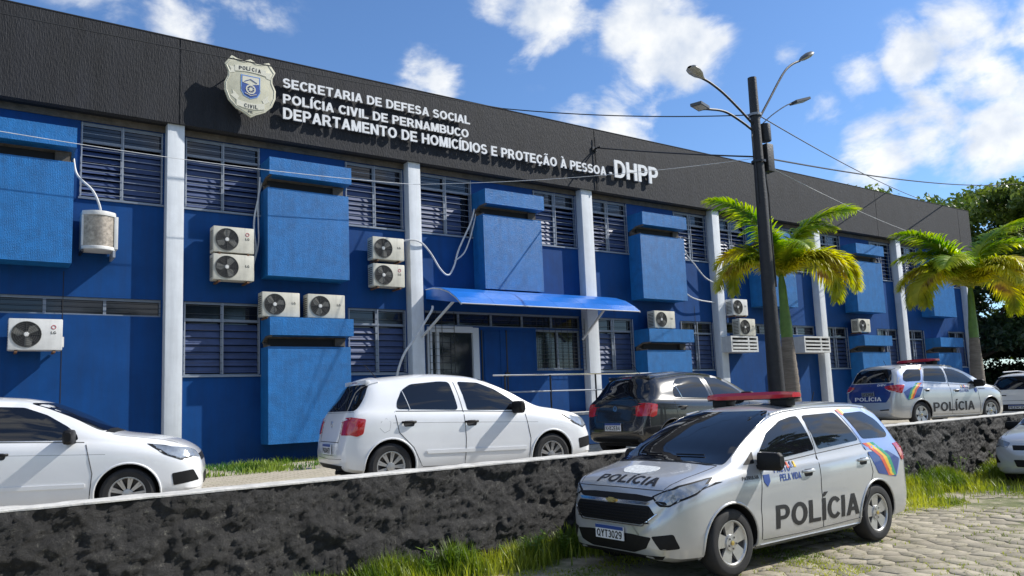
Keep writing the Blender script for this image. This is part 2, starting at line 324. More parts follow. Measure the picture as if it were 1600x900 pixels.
def glyph_polys(c):
    st=[_r(0,.2,0,1)]
    if c=='A': return [[(0,0),(.21,0),(.48,1),(.28,1)],[(.55,0),(.76,0),(.48,1),(.28,1)],_r(.16,.60,.21,.38)]
    if c=='B': return st+[_r(.1,.40,.83,1),_r(.1,.42,.43,.59),_r(.1,.42,0,.17)]+_arc(.40,.72,.27,.28,-90,90,.19)+_arc(.42,.295,.30,.295,-90,90,.19)
    if c in 'CÇ': return _arc(.39,.5,.39,.51,38,322,.2)+([_r(.34,.44,-.12,.03),_r(.26,.44,-.22,-.13)] if c=='Ç' else [])
    if c=='D': return st+[_r(.1,.34,.83,1),_r(.1,.34,0,.17)]+_arc(.34,.5,.40,.5,-90,90,.19)
    if c=='E': return st+[_r(.1,.64,.83,1),_r(.1,.59,.42,.59),_r(.1,.66,0,.17)]
    if c=='F': return st+[_r(.1,.62,.83,1),_r(.1,.55,.42,.59)]
    if c=='G': return _arc(.39,.5,.39,.51,38,330,.2)+[_r(.42,.77,.37,.53),_r(.59,.77,.12,.5)]
    if c=='H': return st+[_r(.53,.73,0,1),_r(.1,.6,.42,.59)]
    if c=='I': return st
    if c=='Í': return st+[[(.04,1.07),(.17,1.07),(.36,1.27),(.13,1.27)]]
    if c=='J': return [_r(.34,.54,.28,1)]+_arc(.27,.28,.27,.29,180,360,.2)
    if c=='K': return st+[[(.18,.32),(.18,.58),(.50,1),(.75,1)],[(.28,.50),(.42,.66),(.78,0),(.53,0)]]
    if c=='L': return st+[_r(.1,.62,0,.17)]
    if c=='M': return st+[_r(.64,.84,0,1),[(.0,1),(.26,1),(.51,0),(.33,0)],[(.58,1),(.84,1),(.51,0),(.33,0)]]
    if c=='N': return st+[_r(.53,.73,0,1),[(0,1),(.2,1),(.73,0),(.53,0)]]
    if c in 'O': return _arc(.41,.5,.41,.51,0,360,.2)
    if c=='Q': return _arc(.41,.5,.41,.51,0,360,.2)+[[(.45,.24),(.56,.32),(.84,.0),(.70,-.08)]]
    if c in 'PR': return st+[_r(.1,.38,.83,1),_r(.1,.38,.37,.53)]+_arc(.38,.685,.29,.315,-90,90,.19)+([[(.30,.42),(.50,.46),(.76,0),(.53,0)]] if c=='R' else [])
    if c=='S': return _arc(.345,.71,.32,.30,22,270,.19)+_arc(.345,.295,.345,.305,-158,90,.19)
    if c=='T': return [_r(0,.68,.83,1),_r(.24,.44,0,1)]
    if c=='U': return [_r(0,.2,.3,1),_r(.52,.72,.3,1)]+_arc(.36,.31,.36,.32,180,360,.2)
    if c=='V': return [[(0,1),(.22,1),(.47,0),(.27,0)],[(.52,1),(.74,1),(.47,0),(.27,0)]]
    if c=='W': return [[(0,1),(.2,1),(.38,0),(.19,0)],[(.42,1),(.62,1),(.38,0),(.2,0)],[(.42,1),(.62,1),(.84,0),(.66,0)],[(.84,1),(1.04,1),(.85,0),(.66,0)]]
    if c=='X': return [[(0,0),(.24,0),(.74,1),(.50,1)],[(.50,0),(.74,0),(.24,1),(0,1)]]
    if c=='Y': return [_r(.27,.47,0,.5),[(0,1),(.23,1),(.47,.45),(.27,.40)],[(.51,1),(.74,1),(.47,.40),(.27,.45)]]
    if c=='Z': return [_r(0,.66,.83,1),_r(0,.66,0,.17),[(0,.1),(.24,.1),(.66,.9),(.42,.9)]]
    if c in 'ÃÀÊ':
        b=glyph_polys('A' if c in 'ÃÀ' else 'E')
        if c=='Ã': return b+[[(.16,1.08),(.30,1.17),(.30,1.27),(.16,1.18)],[(.30,1.17),(.46,1.09),(.46,1.19),(.30,1.27)],[(.46,1.09),(.60,1.18),(.60,1.28),(.46,1.19)]]
        if c=='À': return b+[[(.42,1.07),(.30,1.07),(.10,1.27),(.32,1.27)]]
        return b+[[(.12,1.07),(.24,1.07),(.36,1.24),(.28,1.27)],[(.52,1.07),(.40,1.07),(.28,1.24),(.36,1.27)]]
    if c=='0': return _arc(.34,.5,.34,.51,0,360,.19)
    if c=='1': return [_r(.22,.42,0,1),[(.02,.70),(.02,.86),(.30,1),(.30,.84)]]
    if c=='2': return _arc(.33,.70,.33,.31,-25,165,.19)+[[(0,0),(.02,.17),(.44,.62),(.60,.52),(.24,.10)],_r(0,.66,0,.17)]
    if c=='3': return _arc(.32,.72,.31,.29,-90,155,.19)+_arc(.32,.295,.335,.305,-155,90,.19)
    if c=='4': return [_r(.42,.61,0,1),_r(0,.72,.21,.37),[(0,.3),(.16,.3),(.55,1),(.42,1)]]
    if c=='5': return [_r(.08,.62,.83,1),[(.03,.46),(.22,.46),(.25,.95),(.09,.95)]]+_arc(.32,.32,.34,.33,-155,140,.19)
    if c=='6': return _arc(.34,.33,.34,.34,0,360,.19)+_arc(.37,.5,.37,.51,60,190,.19)
    if c=='7': return [_r(0,.66,.83,1),[(.14,0),(.36,0),(.66,.86),(.46,.86)]]
    if c=='8': return _arc(.34,.735,.30,.275,0,360,.18)+_arc(.34,.285,.34,.295,0,360,.18)
    if c=='9': return _arc(.34,.67,.34,.34,0,360,.19)+_arc(.31,.5,.37,.51,-120,10,.19)
    if c=='-': return [_r(0,.34,.32,.48)]
    return st
def text2d(s,bold=0,sub=0,align='LEFT'):
    """outline of a string in a plain bold grotesque, cap height 1, as (verts, tris, width)"""
    key=(s,sub)
    if key in TXT: return TXT[key]
    V=[];F=[];pos=0
    for ch in s:
        if ch==' ': pos+=.34; continue
        P=glyph_polys(ch); mx=max(x for p in P for x,y in p if True); vv=[];ff=[]
        for p in P:
            ar=sum(p[i][0]*p[(i+1)%len(p)][1]-p[(i+1)%len(p)][0]*p[i][1] for i in range(len(p)))
            if ar<0: p=p[::-1]
            ff.append(list(range(len(vv),len(vv)+len(p)))); vv+=[Vector(q) for q in p]
        v,e,f,_,_,of=delaunay_2d_cdt(vv,[],ff,0,1e-4)
        keep=[list(q) for q,o in zip(f,of) if len(o)]
        n=len(V); V+=[(q.x+pos,q.y) for q in v]; F+=[[n+i for i in q] for q in keep]; pos+=(.2 if ch=='Í' else min(mx,.84 if ch!='W' else 1.04))+.085
    if sub:
        me=bpy.data.meshes.new('t'); me.from_pydata([(x,y,0) for x,y in V],[],F); b=bmesh.new(); b.from_mesh(me)
        for it in range(sub):
            long_=[e for e in b.edges if e.calc_length()>.5/(it+1)]
            if not long_: break
            bmesh.ops.subdivide_edges(b,edges=long_,cuts=1); bmesh.ops.triangulate(b,faces=b.faces[:])
        b.verts.index_update(); V=[(v.co.x,v.co.y) for v in b.verts]; F=[[v.index for v in f.verts] for f in b.faces]; b.free(); bpy.data.meshes.remove(me)
    TXT[key]=(V,F,max([v[0] for v in V],default=0)); return TXT[key]
def flat_text(mb,s,x0,z0,h,w,mt,frame,bold=.022):
    vs,fs,W=text2d(s,bold); mn=min(v[0] for v in vs); k=(w/(W-mn)) if w else h
    mb.add([frame(x0+(v[0]-mn)*k,z0+v[1]*h) for v in vs],fs,mt)

# ------------------------------------------------------------------ ground
LOT=.75; ST=-.05
def sheet(name,pts,mt):
    me=bpy.data.meshes.new(name); me.from_pydata(pts,[],[list(range(len(pts)))]); me.materials.append(mt); return link(name,me,kind='structure')
def gridsheet(name,x0,x1,y0,y1,nx,ny,zf,mt):
    xs=np.linspace(x0,x1,nx); ys=np.linspace(y0,y1,ny); v=[(x,y,zf(x,y)) for y in ys for x in xs]
    f=[(j*nx+i,j*nx+i+1,(j+1)*nx+i+1,(j+1)*nx+i) for j in range(ny-1) for i in range(nx-1)]
    me=bpy.data.meshes.new(name); me.from_pydata(v,[],f); me.materials.append(mt); me.polygons.foreach_set('use_smooth',[True]*len(f)); return link(name,me,kind='structure')
farm=mat('far_ground_scrub',(.05,.065,.03),.95,var=.4,scale=.2)
sheet('ground',[(-900,-900,ST-.06),(1400,-900,ST-.06),(1400,1400,ST-.06),(-900,1400,ST-.06)],farm)
def stz(x,y):
    e=min(1,max(0,(-7.72-y)/1.6)); return ST-.012+.03*noise.noise((x*.7,y*.7,0))*.6+(1-e)*.05
street=gridsheet('street',-12,45,-22,-7.5,230,70,stz,streetm)
def lotz(x,y): return LOT+.016*y if x<26.5 else LOT-min(.33,(x-26.5)*.22)
gridsheet('parking_lot',-12,60,-7.6,.3,73,3,lotz,lotm)
gridsheet('side_ground',33.4,60,.3,14,8,3,lambda x,y:.4,farm)
# hexagonal paving blocks, each set unevenly
def hv(ix,iy):
    """jittered corner of the shared hexagon lattice"""
    rnd=random.Random(ix*7919+iy*104729); return rnd.uniform(-.048,.048),rnd.uniform(-.042,.042)
CAM=Vector((0,-15.106,1.694))
def pix(p):
    d=Vector(p)-CAM; z=d.dot(f_)
    if z<.1: return (-999,-999)
    return (800+1215*d.dot(r_)/z, 487-1215*d.dot(u_)/z)
PR=.165; pdy=PR*1.5; pdx=PR*math.sqrt(3); cells=[]
for j in range(60):
    for i in range(110):
        x=1.5+i*pdx+(pdx/2 if j%2 else 0); y=-8.75-j*pdy
        if y<-14: continue
        px,py=pix((x,y,ST))
        if not(-60<px<1680 and 740<py<985): continue
        bare=noise.noise((x*.55,y*.8,3.3)); edge=(-8.75-y)/1.0
        if y>-9.9 and bare>-.05+edge*.15: continue
        if bare>.30 and x>9: continue
        cells.append(((Vector((x,y,ST))-CAM).length,x,y))
cells.sort()
def pavergeo(x,y,z):
    rnd=random.Random(int(x*1000)*31+int(y*1000)); c=[]
    for k in range(6):
        a=PI/6+k*PI/3; cx,cy=x+PR*math.cos(a),y+PR*math.sin(a); jx,jy=hv(round(cx*200),round(cy*200)); c.append((cx+jx-x,cy+jy-y))
    tx,ty=rnd.uniform(-.012,.012),rnd.uniform(-.012,.012); zt=z+rnd.uniform(-.006,.003)
    T=lambda p,k,d:(x+p[0]*k,y+p[1]*k,zt+p[0]*tx+p[1]*ty+d)
    vs=[T(p,.985,-.05) for p in c]+[T(p,.985,-.004) for p in c]+[T(p,.955,.0) for p in c]+[T((0,0),1,.002)]
    fs=[(k,(k+1)%6,6+(k+1)%6,6+k) for k in range(6)]+[(6+k,6+(k+1)%6,12+(k+1)%6,12+k) for k in range(6)]+[(12+k,12+(k+1)%6,18) for k in range(6)]
    return vs,fs
pv=MB()
for n,(d,x,y) in enumerate(cells):
    vs,fs=pavergeo(x,y,stz(x,y)+.010)
    if n<300:
        me=bpy.data.meshes.new('paver'); me.from_pydata(vs,[],fs); me.materials.append(paverm); me.polygons.foreach_set('use_smooth',[True]*len(fs)); link('paver',me,street)
    else: pv.add(vs,fs,paverm)
if pv.v: pv.build('paver_field',street,stuff=True)

# ------------------------------------------------------------------ rubble wall
def copz(x): return 1.028+.004*x
rw=thing('rubble_retaining_wall','long low wall of black painted rubble with a whitewashed coping along the street','wall',(0,-7.7,0))
def rubble():
    xs=np.arange(-3,33,.024); zs=np.linspace(-.15,1.0,50); v=[];nx=len(xs)
    for z in zs:
        t=(z+.15)/1.15
        for x in xs:
            zz=-.15+t*(copz(x)+.13)
            wx=.18*noise.noise((x*2.1,zz*2.1,4)); wz=.14*noise.noise((x*2.3,zz*2.3,8))
            ds,pt=noise.voronoi(Vector(((x+wx)*2.0,(zz+wz)*2.7,0)))
            e=min(1,max(0,(ds[1]-ds[0])*2.2)); e=e*e*(3-2*e)
            f1=noise.noise((x*6,zz*7,1)); f2=noise.noise((x*14,zz*16,3)); f3=noise.noise((x*33,zz*36,5))
            h=.044*e+.020*(1-abs(f1)*2)+.020*abs(f2)*1.6+.018*f3+.03*noise.noise((x*1.7,zz*2.5,9))+.05*(1-t)
            v.append((x,-h,min(zz,copz(x)-.02)))
    f=[(j*nx+i,j*nx+i+1,(j+1)*nx+i+1,(j+1)*nx+i) for j in range(len(zs)-1) for i in range(nx-1)]
    me=bpy.data.meshes.new('rubble_face'); me.from_pydata(v,[],f); me.materials.append(rockm); me.polygons.foreach_set('use_smooth',[True]*len(f)); return link('rubble_face',me,rw)
rubble()
core=MB(); core.add([(x,y,z) for x in(-4,34) for y in(.03,.30) for z in(-.2,copz(x)-.025)],[(0,1,3,2),(4,6,7,5),(0,4,5,1),(2,3,7,6),(0,2,6,4),(1,5,7,3)],concrete); core.build('wall_core',rw)
cp=MB()
segs=[-4+i*1.9 for i in range(21)]
vs=[];fs=[]
for i in range(381):
    x=-4+.1*i; z=copz(x); a=.012*noise.noise((x*3,0,0))+.008*noise.noise((x*11,0,0)); b=.008*noise.noise((x*3,9,0))
    vs+=[(x,-.03+a*2,z-.016),(x,-.03+a*2,z-.003+b),(x,-.01,z+.003+b),(x,.30,z+a),(x,.31,z-.04)]
for i in range(380):
    for k in range(4): fs.append((i*5+k,(i+1)*5+k,(i+1)*5+k+1,i*5+k+1))
cp.add(vs,fs,coping); cp.build('coping',rw,smooth=True)
for x in(-3.6,):  # single conduit end bracket on the coping is absent in view
    pass

# ------------------------------------------------------------------ building
B=thing('police_building','two storey blue office block with black fascia, white columns and louvred windows','building',(0,0,0))
WY=.24; X0=-8; X1=33.1
C=[2.81+5*i for i in range(-2,7)]
holes=[]; wins=[]
def W(x0,x1,z0,z1,kind): holes.append((x0,x1,z0,z1)); wins.append((x0,x1,z0,z1,kind))
for i in range(-2,6):
    c=2.81+5*i; L0=c+.36; L1=c+1.78; R0=c+3.60; R1=c+4.97
    W(L0,L1,5.65,7.05,'up'); W(R0,R1,5.65,7.05,'up')
    if i==-2: continue
    if i==-1 or i==3:
        W(c+.36,c+4.97,3.54,3.86,'strip')
    elif i==1:
        W(c+.45,c+1.85,2.1,3.40,'none'); W(c+.45,c+4.95,3.53,3.87,'strip'); W(c+3.52,c+4.92,2.52,3.50,'slide')
    else:
        W(L0,L1,2.46,3.86,'low'); W(c+3.62,R1,2.46,3.86,'low')
def wall_with_holes(mb,x0,x1,z0,z1,y,hs,mt,depth=.16):
    xs=sorted(set([x0,x1]+[h[0] for h in hs]+[h[1] for h in hs])); zs=sorted(set([z0,z1]+[h[2] for h in hs]+[h[3] for h in hs]))
    for a,b in zip(xs,xs[1:]):
        run=None
        for c,d in zip(zs,zs[1:]):
            cx,cz=(a+b)/2,(c+d)/2
            if any(h[0]<cx<h[1] and h[2]<cz<h[3] for h in hs):
                if run: mb.add([(a,y,run[0]),(b,y,run[0]),(b,y,run[1]),(a,y,run[1])],[(0,1,2,3)],mt); run=None
            else: run=(run[0],d) if run else (c,d)
        if run: mb.add([(a,y,run[0]),(b,y,run[0]),(b,y,run[1]),(a,y,run[1])],[(0,1,2,3)],mt)
    for h in hs:
        a,b,c,d=h; mb.add([(a,y,c),(b,y,c),(b,y,d),(a,y,d),(a,y+depth,c),(b,y+depth,c),(b,y+depth,d),(a,y+depth,d)],[(0,4,5,1),(1,5,6,2),(2,6,7,3),(3,7,4,0)],mt)
mb=MB(); wall_with_holes(mb,X0,X1,.6,7.25,WY,holes,wallblue)
mb.add([(X1,WY,.3),(X1,14,.3),(X1,14,7.25),(X1,WY,7.25)],[(0,1,2,3)],wallblue); mb.add([(X0,WY,.3),(X0,14,.3),(X0,14,7.25),(X0,WY,7.25)],[(0,1,2,3)],wallblue)
mb.build('wall',B)
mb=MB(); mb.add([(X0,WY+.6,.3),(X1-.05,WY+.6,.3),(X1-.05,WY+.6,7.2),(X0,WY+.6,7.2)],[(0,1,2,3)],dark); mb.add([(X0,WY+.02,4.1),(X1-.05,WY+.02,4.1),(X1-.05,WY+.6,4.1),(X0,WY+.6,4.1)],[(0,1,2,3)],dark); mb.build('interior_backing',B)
mb=MB(); mb.box(X0,X1+.2,.33,14,7.26,7.5,soff); mb.build('roof',B)
mb=MB(); mb.box(X0,X1+.42,-.05,.32,7.176,7.3,soff); mb.box(X0,X1,.215,.238,7.052,7.175,concrete); mb.build('soffit_and_shade_band',B)  # dark strip above the windows stands in for shade below the fascia
# fascia panels split by joints; a narrow cap strip above
js=[-8,-2.2,4.95+0,13.3,19.9,26.6,32.55,33.54]
js=[-8,3.0,13.3,20.1,26.6,32.6,33.54]
for a,b in zip(js,js[1:]):
    mb=MB(); mb.box(a+.010,b-.010,-.062,.10,7.174,8.85,fascia_m); mb.build('fascia_panel',B)
mb=MB(); mb.box(X0,33.54,-.048,.09,7.18,8.84,dark); mb.build('fascia_joint',B)
mb=MB(); mb.box(33.30,33.54,.11,14,7.18,8.86,fascia_m); mb.box(X0,33.54,-.068,.13,8.851,8.872,soff); mb.build('parapet_return',B)
for i,c in enumerate(C):
    if i==8: continue
    w=.30 if abs(c-12.81)>.1 else .36
    mb=MB(); mb.box(c,c+w,0.0,WY+.01,.55,7.22,colw); mb.build('column',B,bevel=.008)
mb=MB(); mb.box(32.81,33.1,0.0,WY+.01,.4,7.22,colw); mb.build('column',B,bevel=.008)
def window(x0,x1,z0,z1,kind,idx):
    y=WY+.05; mb=MB(); t=.028
    fr=lambda a,b,c,d,yy=y,th=.035: mb.box(a,b,yy,yy+th,c,d,framew)
    fr(x0,x1,z0,z0+.03); fr(x0,x1,z1-.045,z1); fr(x0,x0+t,z0+.03,z1-.045); fr(x1-t,x1,z0+.03,z1-.045)
    mids=[(x0+x1)/2] if kind!='strip' else [x0+(x1-x0)*k/5 for k in range(1,5)]
    ztr=z1-.37 if kind in('up','low') else None
    for m in mids:
        if ztr: fr(m-.028,m+.028,z0+.03,ztr); fr(m-.028,m+.028,ztr+.05,z1-.045)
        else: fr(m-.025,m+.025,z0+.03,z1-.045)
    if ztr: fr(x0+t,x1-t,ztr,ztr+.05,y-.003,.04)
    w=mb.build('window',B)
    g=MB(); xs=[x0]+mids+[x1]
    for a,b in zip(xs,xs[1:]):
        if ztr: g.box(a+.03,b-.03,y+.05,y+.055,ztr+.05,z1-.05,glassd)
        else: g.box(a+.025,b-.025,y+.05,y+.055,z0+.03,z1-.045,glassd)
    g.build('pane',w)
    if ztr:
        rnd=random.Random(idx)
        s=MB()
        sashj=[rnd.choice((-14,-4,0,4,8,12)) for _ in xs]
        for q,(a,b) in enumerate(zip(xs,xs[1:])):
            openp=(kind=='up' and rnd.random()<.3)
            z=z0+.045; k=0
            ang=R((72 if kind=='low' else 64)+sashj[q])
            while z<ztr-.05:
                bb=b-.03-(.22 if openp and q==1 else 0)
                h=.105 if kind=='up' else .135
                dzz=h*.97*math.sin(ang)/2; dyy=h*.97*math.cos(ang)/2; zc=z+h/2; yc=y+.035+.02
                tl=rnd.uniform(-.02,.02)
                s.add([(a+.035,yc-dyy,zc-dzz),(bb,yc-dyy,zc-dzz+tl*.3),(bb,yc+dyy,zc+dzz),(a+.035,yc+dyy,zc+dzz),(a+.035,yc-dyy-.004,zc-dzz+.004),(bb,yc-dyy-.004,zc-dzz+.004),(bb,yc+dyy-.004,zc+dzz+.004),(a+.035,yc+dyy-.004,zc+dzz+.004)],[(0,1,2,3),(4,5,6,7),(0,1,5,4),(1,2,6,5),(2,3,7,6),(3,0,4,7)],louv)
                z+=h
        s.build('louvre_slats',w,stuff=True)
        bk=MB(); bk.box(x0+.03,x1-.03,y+.13,y+.135,z0+.03,ztr,glassd); bk.build('inner_pane',w)
    # security grille in front
    gr=MB(); gy=WY-.015
    if kind in('up','low'):
        for xx in(x0+.02,x1-.02,(x0+x1)/2):
            gr.box(xx-.009,xx+.009,gy-.009,gy+.009,z0+.02,z1-.02,grille)
        n=10 if kind=='up' else 9
        for k in range(n):
            z=z0+.08+k*(z1-z0-.16)/(n-1); gr.box(x0,x1,gy-.004,gy+.004,z-.004,z+.004,blackm if kind=='low' else grille)
        gr.build('security_grille',w,stuff=True)
    elif kind=='strip':
        for k in range(3):
            z=z0+.07+k*(z1-z0-.14)/2; gr.box(x0,x1,gy+.03,gy+.038,z-.004,z+.004,blackm)
        gr.build('security_grille',w,stuff=True)
    elif kind=='slide':
        gx=x1+.02
        for k in range(12):
            z=z0-.02+k*(z1-z0+.04)/11; gr.box(x0-.05,x1+.06,gy-.10,gy-.092,z-.004,z+.004,blackm)
        for k in range(9):
            xx=x0-.05+k*(x1-x0+.11)/8; gr.box(xx-.004,xx+.004,gy-.108,gy-.1,z0-.03,z1+.3,blackm)
        gr.build('security_grille',w,stuff=True)
    if kind in('up','low','slide'):
        sb=MB(); sb.box(x0-.02,x1+.02,WY-.035,WY+.05,z0-.03,z0+.001,framew); sb.build('sill',w)
for k,wn in enumerate(wins):
    if wn[4]!='none': window(*wn,k)
# protruding mosaic boxes (air-conditioner hoods)
def hoodbox(x0,x1,zp,zg,zh,zt,idx):
    """panel zp..zg, gap zg..zh, hood zh..zt ; front at Y=-.36"""
    yf=-.36; yb=WY-.002
    mb=MB()
    mb.box(x0-.0,x1-.0,yf+.12,yb,zp+.0,zg,boxblue); o=mb.build('sunshade_box',B)
    mb=MB(); mb.prism([(yb,zh-.10),(yf+.24,zh+.002),(yf,zh+.002),(yf,zt),(yb,zt)],x0+.0,x1+.02,boxblue); mb.build('hood',o)
    mb=MB(); mb.prism([(yb,zh-.102),(yf+.26,zh),(yf+.42,(zg+zh)/2),(yf+.3,zg+.002),(yb,zg+.002)],x0+.05,x1-.03,concrete)
    mb.box(x0+.06,x1-.05,yf+.32,yf+.35,zg+.01,zh-.01,dark)  # near-black sheet paints the shade deep inside the slot
    mb.box(x1-.28,x1-.06,yf+.26,yf+.34,zg+.03,zh-.03,concrete); mb.build('recess',o)
    # left end: slanting cheeks that meet at the wall
    mb=MB(); mb.prism([(yf+.02,zh),(yf+.30,zh),(yf+.50,(zg+zh)/2),(yf+.34,zg),(yf+.13,zg),(yf+.13,zg+.03),(yf+.33,zg+.03),(yf+.45,(zg+zh)/2),(yf+.29,zh-.03),(yf+.02,zh-.03)],x0+.0,x0+.045,concrete); mb.build('cheek',o)
for i in range(-2,6):
    c=2.81+5*i; hoodbox(c+1.79,c+3.47,4.36,6.12,6.35,6.70,i)
    if i in(0,2,4,5): hoodbox(c+1.79,c+3.47,1.12,2.98,3.19,3.54,i+10)
# entrance
def box_part(name,parent,mt,*b,bevel=0):
    mb=MB(); mb.box(*b,mt); return mb.build(name,parent,bevel=bevel)
dr=box_part('entrance_door',B,doorw,8.30,8.42,.22,.34,1.46,3.5); 
mb=MB(); mb.box(9.50,9.66,.22,.34,1.46,3.5,doorw); mb.box(8.42,9.5,.22,.34,3.38,3.52,doorw); mb.build('door_frame',dr)
box_part('door_glass',dr,glassd,8.62,9.5,.29,.30,1.46,3.38); box_part('door_stile',dr,doorw,8.52,8.62,.25,.33,1.46,3.38)
mb=MB(); mb.box(8.42,8.52,.26,.28,1.46,3.38,glassd); mb.build('side_light',dr)
mb=MB()
for k in range(14): mb.box(8.34,9.0,.20,.208,1.6+k*.155,1.608+k*.155,blackm)
for x in(8.34,8.5,8.66,8.98): mb.box(x,x+.012,.192,.2,1.46,3.85,blackm)
mb.build('door_grille',dr,stuff=True)
for xx in(9.72,10.25,10.42): box_part('wall_batten',B,blackm if xx!=10.25 else wallblue,xx,xx+.03,.215,.239,1.46,3.45)
box_part('meter_box',B,blackm,10.36,10.48,.18,.239,2.35,2.45)
box_part('wall_recess_panel',B,wallblue,9.8,11.2,.225,.239,1.5,3.42)
# downpipes, joints on blue wall
for xx in(1.20,17.05): box_part('wall_joint',B,dark,xx,xx+.012,.236,.239,.8,4.3)
ent=thing('entrance_platform','raised entrance platform with light blue side and white edge in front of the glazed door','platform',(0,0,0))
box_part('platform_base',ent,plinth,8.2,14.6,-1.5,.02,.74,1.40); box_part('platform_edge',ent,coping,8.18,14.62,-1.53,.0,1.401,1.45)
rl=thing('entrance_railing','thin steel railing with black posts on the entrance platform','railing',(0,-1.48,1.45))
for x in(9.2,10.4,11.7,13.0): 
    mb=MB(); mb.tube([(x,0,0),(x,0,.86)],.02,blackm); mb.build('post',rl)
for z in(.5,.86):
    mb=MB(); mb.tube([(8.9,0,z),(14.4,0,z)],.017,chrome if z>.8 else grille); mb.build('rail',rl)

# awning: curved blue polycarbonate on brackets
aw=thing('entrance_awning','curved translucent blue awning over the entrance between two white columns','awning',(0,0,0))
prof=[(.235,4.36),(-.1,4.35),(-.45,4.28),(-.8,4.16),(-1.1,3.99),(-1.3,3.84)]
xs=[8.30,9.15,10.0,10.85,11.7,12.55,13.4]
for a,b in zip(xs,xs[1:]):
    mb=MB(); bot=[(y,z-.018) for y,z in prof[::-1]]
    # start past the columns where they would cross
    mb.prism(prof+bot,a+.004,b-.004,awnm); mb.build('awning_sheet',aw)
for xe in(8.30,13.4):
    mb=MB(); mb.prism(prof[::-1]+[(.235,4.12)],xe-.004,xe+.004,awnm); mb.build('end_sheet',aw)
for x in xs:
    mb=MB(); mb.tube([(x,y,z-.03) for y,z in prof],.014,pipew if x in(xs[0],xs[-1]) else blackm,6); mb.build('rib',aw)
mb=MB(); mb.tube([(8.3,-1.29,3.83),(13.4,-1.29,3.83)],.016,grille); mb.build('front_rail',aw)
for x,x2 in((8.36,8.05),(12.6,12.6)):
    mb=MB(); mb.tube([(x,-1.0,3.98),(x2,-.02,3.25)],.03,pipew); mb.build('brace',aw)

# ------------------------------------------------------------------ lettering and badge
def sign_line(txt,x0,x1,z0,h,label,bold=.03,spacing=1.0):
    s=thing('raised_lettering',label,'sign lettering',(x0,-.165,z0))
    # advance widths from a common layout
    adv=[];pos=0
    for ch in txt:
        if ch==' ': adv.append((ch,pos)); pos+=.36; continue
        vs,fs,w=text2d(ch,bold); mn=min(v[0] for v in vs); adv.append((ch,pos-mn)); pos+=(.2 if ch=='Í' else w-mn)+.085
    total=pos-.085; k=(x1-x0)/total
    for ch,p in adv:
        if ch==' ': continue
        vs,fs,w=text2d(ch,bold); n=len(vs)
        v3=[((v[0]+p)*k,0,v[1]*h) for v in vs]+[((v[0]+p)*k,.035,v[1]*h) for v in vs]
        ec={}
        for f in fs:
            for a,b in zip(f,f[1:]+f[:1]): ec[(a,b)]=1
        sides=[(a,b,n+b,n+a) for (a,b) in ec if (b,a) not in ec]
        mb=MB(); mb.add(v3,fs+[[n+i for i in f][::-1] for f in fs]+sides,letterw); mb.build('letter',s)
    return s
sign_line('SECRETARIA DE DEFESA SOCIAL',4.94,9.38,8.26,.195,'white raised letters reading SECRETARIA DE DEFESA SOCIAL, top line on the black fascia')
sign_line('POLÍCIA CIVIL DE PERNAMBUCO',4.94,9.33,7.925,.195,'white raised letters reading POLÍCIA CIVIL DE PERNAMBUCO, second line on the black fascia')
sign_line('DEPARTAMENTO DE HOMICÍDIOS E PROTEÇÃO À PESSOA -',4.94,13.78,7.60,.235,'long white raised line reading DEPARTAMENTO DE HOMICÍDIOS E PROTEÇÃO À PESSOA')
sign_line('DHPP',13.88,15.5,7.60,.48,'four large white raised letters DHPP at the right end of the sign',bold=.035)
bd=thing('police_badge','large cream shield badge reading POLÍCIA CIVIL PE standing off the black fascia','badge',(4.235,-.17,8.03))
half=[(0,.50),(.12,.545),(.27,.54),(.38,.60),(.49,.47),(.44,.33),(.45,.22),(.50,.05),(.49,-.13),(.43,-.30),(.31,-.44),(.12,-.545),(0,-.62)]
half=[(0,.58),(.11,.53),(.24,.54),(.36,.585),(.49,.40),(.43,.27),(.43,.17),(.495,.02),(.49,-.14),(.42,-.32),(.28,-.46),(.10,-.545),(0,-.61)]
outl=half+[(-x,z) for x,z in half[-2:0:-1]]
mb=MB(); mb.prism([(x,z) for x,z in outl],-.15,-.19,shieldm,axis='y'); mb.build('shield',bd,bevel=.006)
mb=MB(); ins=[(x*.93,z*.93) for x,z in outl]
for (a,b) in zip(ins,ins[1:]+ins[:1]): mb.tube([(a[0],-.193,a[1]),(b[0],-.193,b[1])],.006,bannerm,5)
mb.build('rim_line',bd)
def banner(z,w,arch,name):
    mb=MB(); n=12
    for i in range(n):
        a=-w+2*w*i/n; b=-w+2*w*(i+1)/n; za=z+arch*(1-(a/w)**2); zb=z+arch*(1-(b/w)**2)
        mb.add([(a,-.20,za-.055),(b,-.20,zb-.055),(b,-.20,zb+.065),(a,-.20,za+.065),(a,-.188,za-.055),(b,-.188,zb-.055),(b,-.188,zb+.065),(a,-.188,za+.065)],[(0,1,2,3),(0,4,5,1),(3,2,6,7),(0,3,7,4),(1,5,6,2)],bannerm)
    mb.build(name,bd)
banner(.335,.30,.03,'banner'); banner(-.345,.27,-.04,'banner')
for sx in(-1,1):
    mb=MB(); mb.prism([(sx*.30,.25),(sx*.41,.22),(sx*.37,.30),(sx*.41,.37),(sx*.30,.36)],-.188,-.196,bannerm,axis='y'); mb.build('banner_tail',bd)
    mb=MB(); mb.prism([(sx*.26,-.30),(sx*.38,-.22),(sx*.33,-.18),(sx*.35,-.10),(sx*.22,-.22)],-.188,-.196,bannerm,axis='y'); mb.build('banner_tail',bd)
crest=[(-.17,.22),(.17,.22),(.17,-.08),(.12,-.17),(0,-.22),(-.12,-.17),(-.17,-.08)]
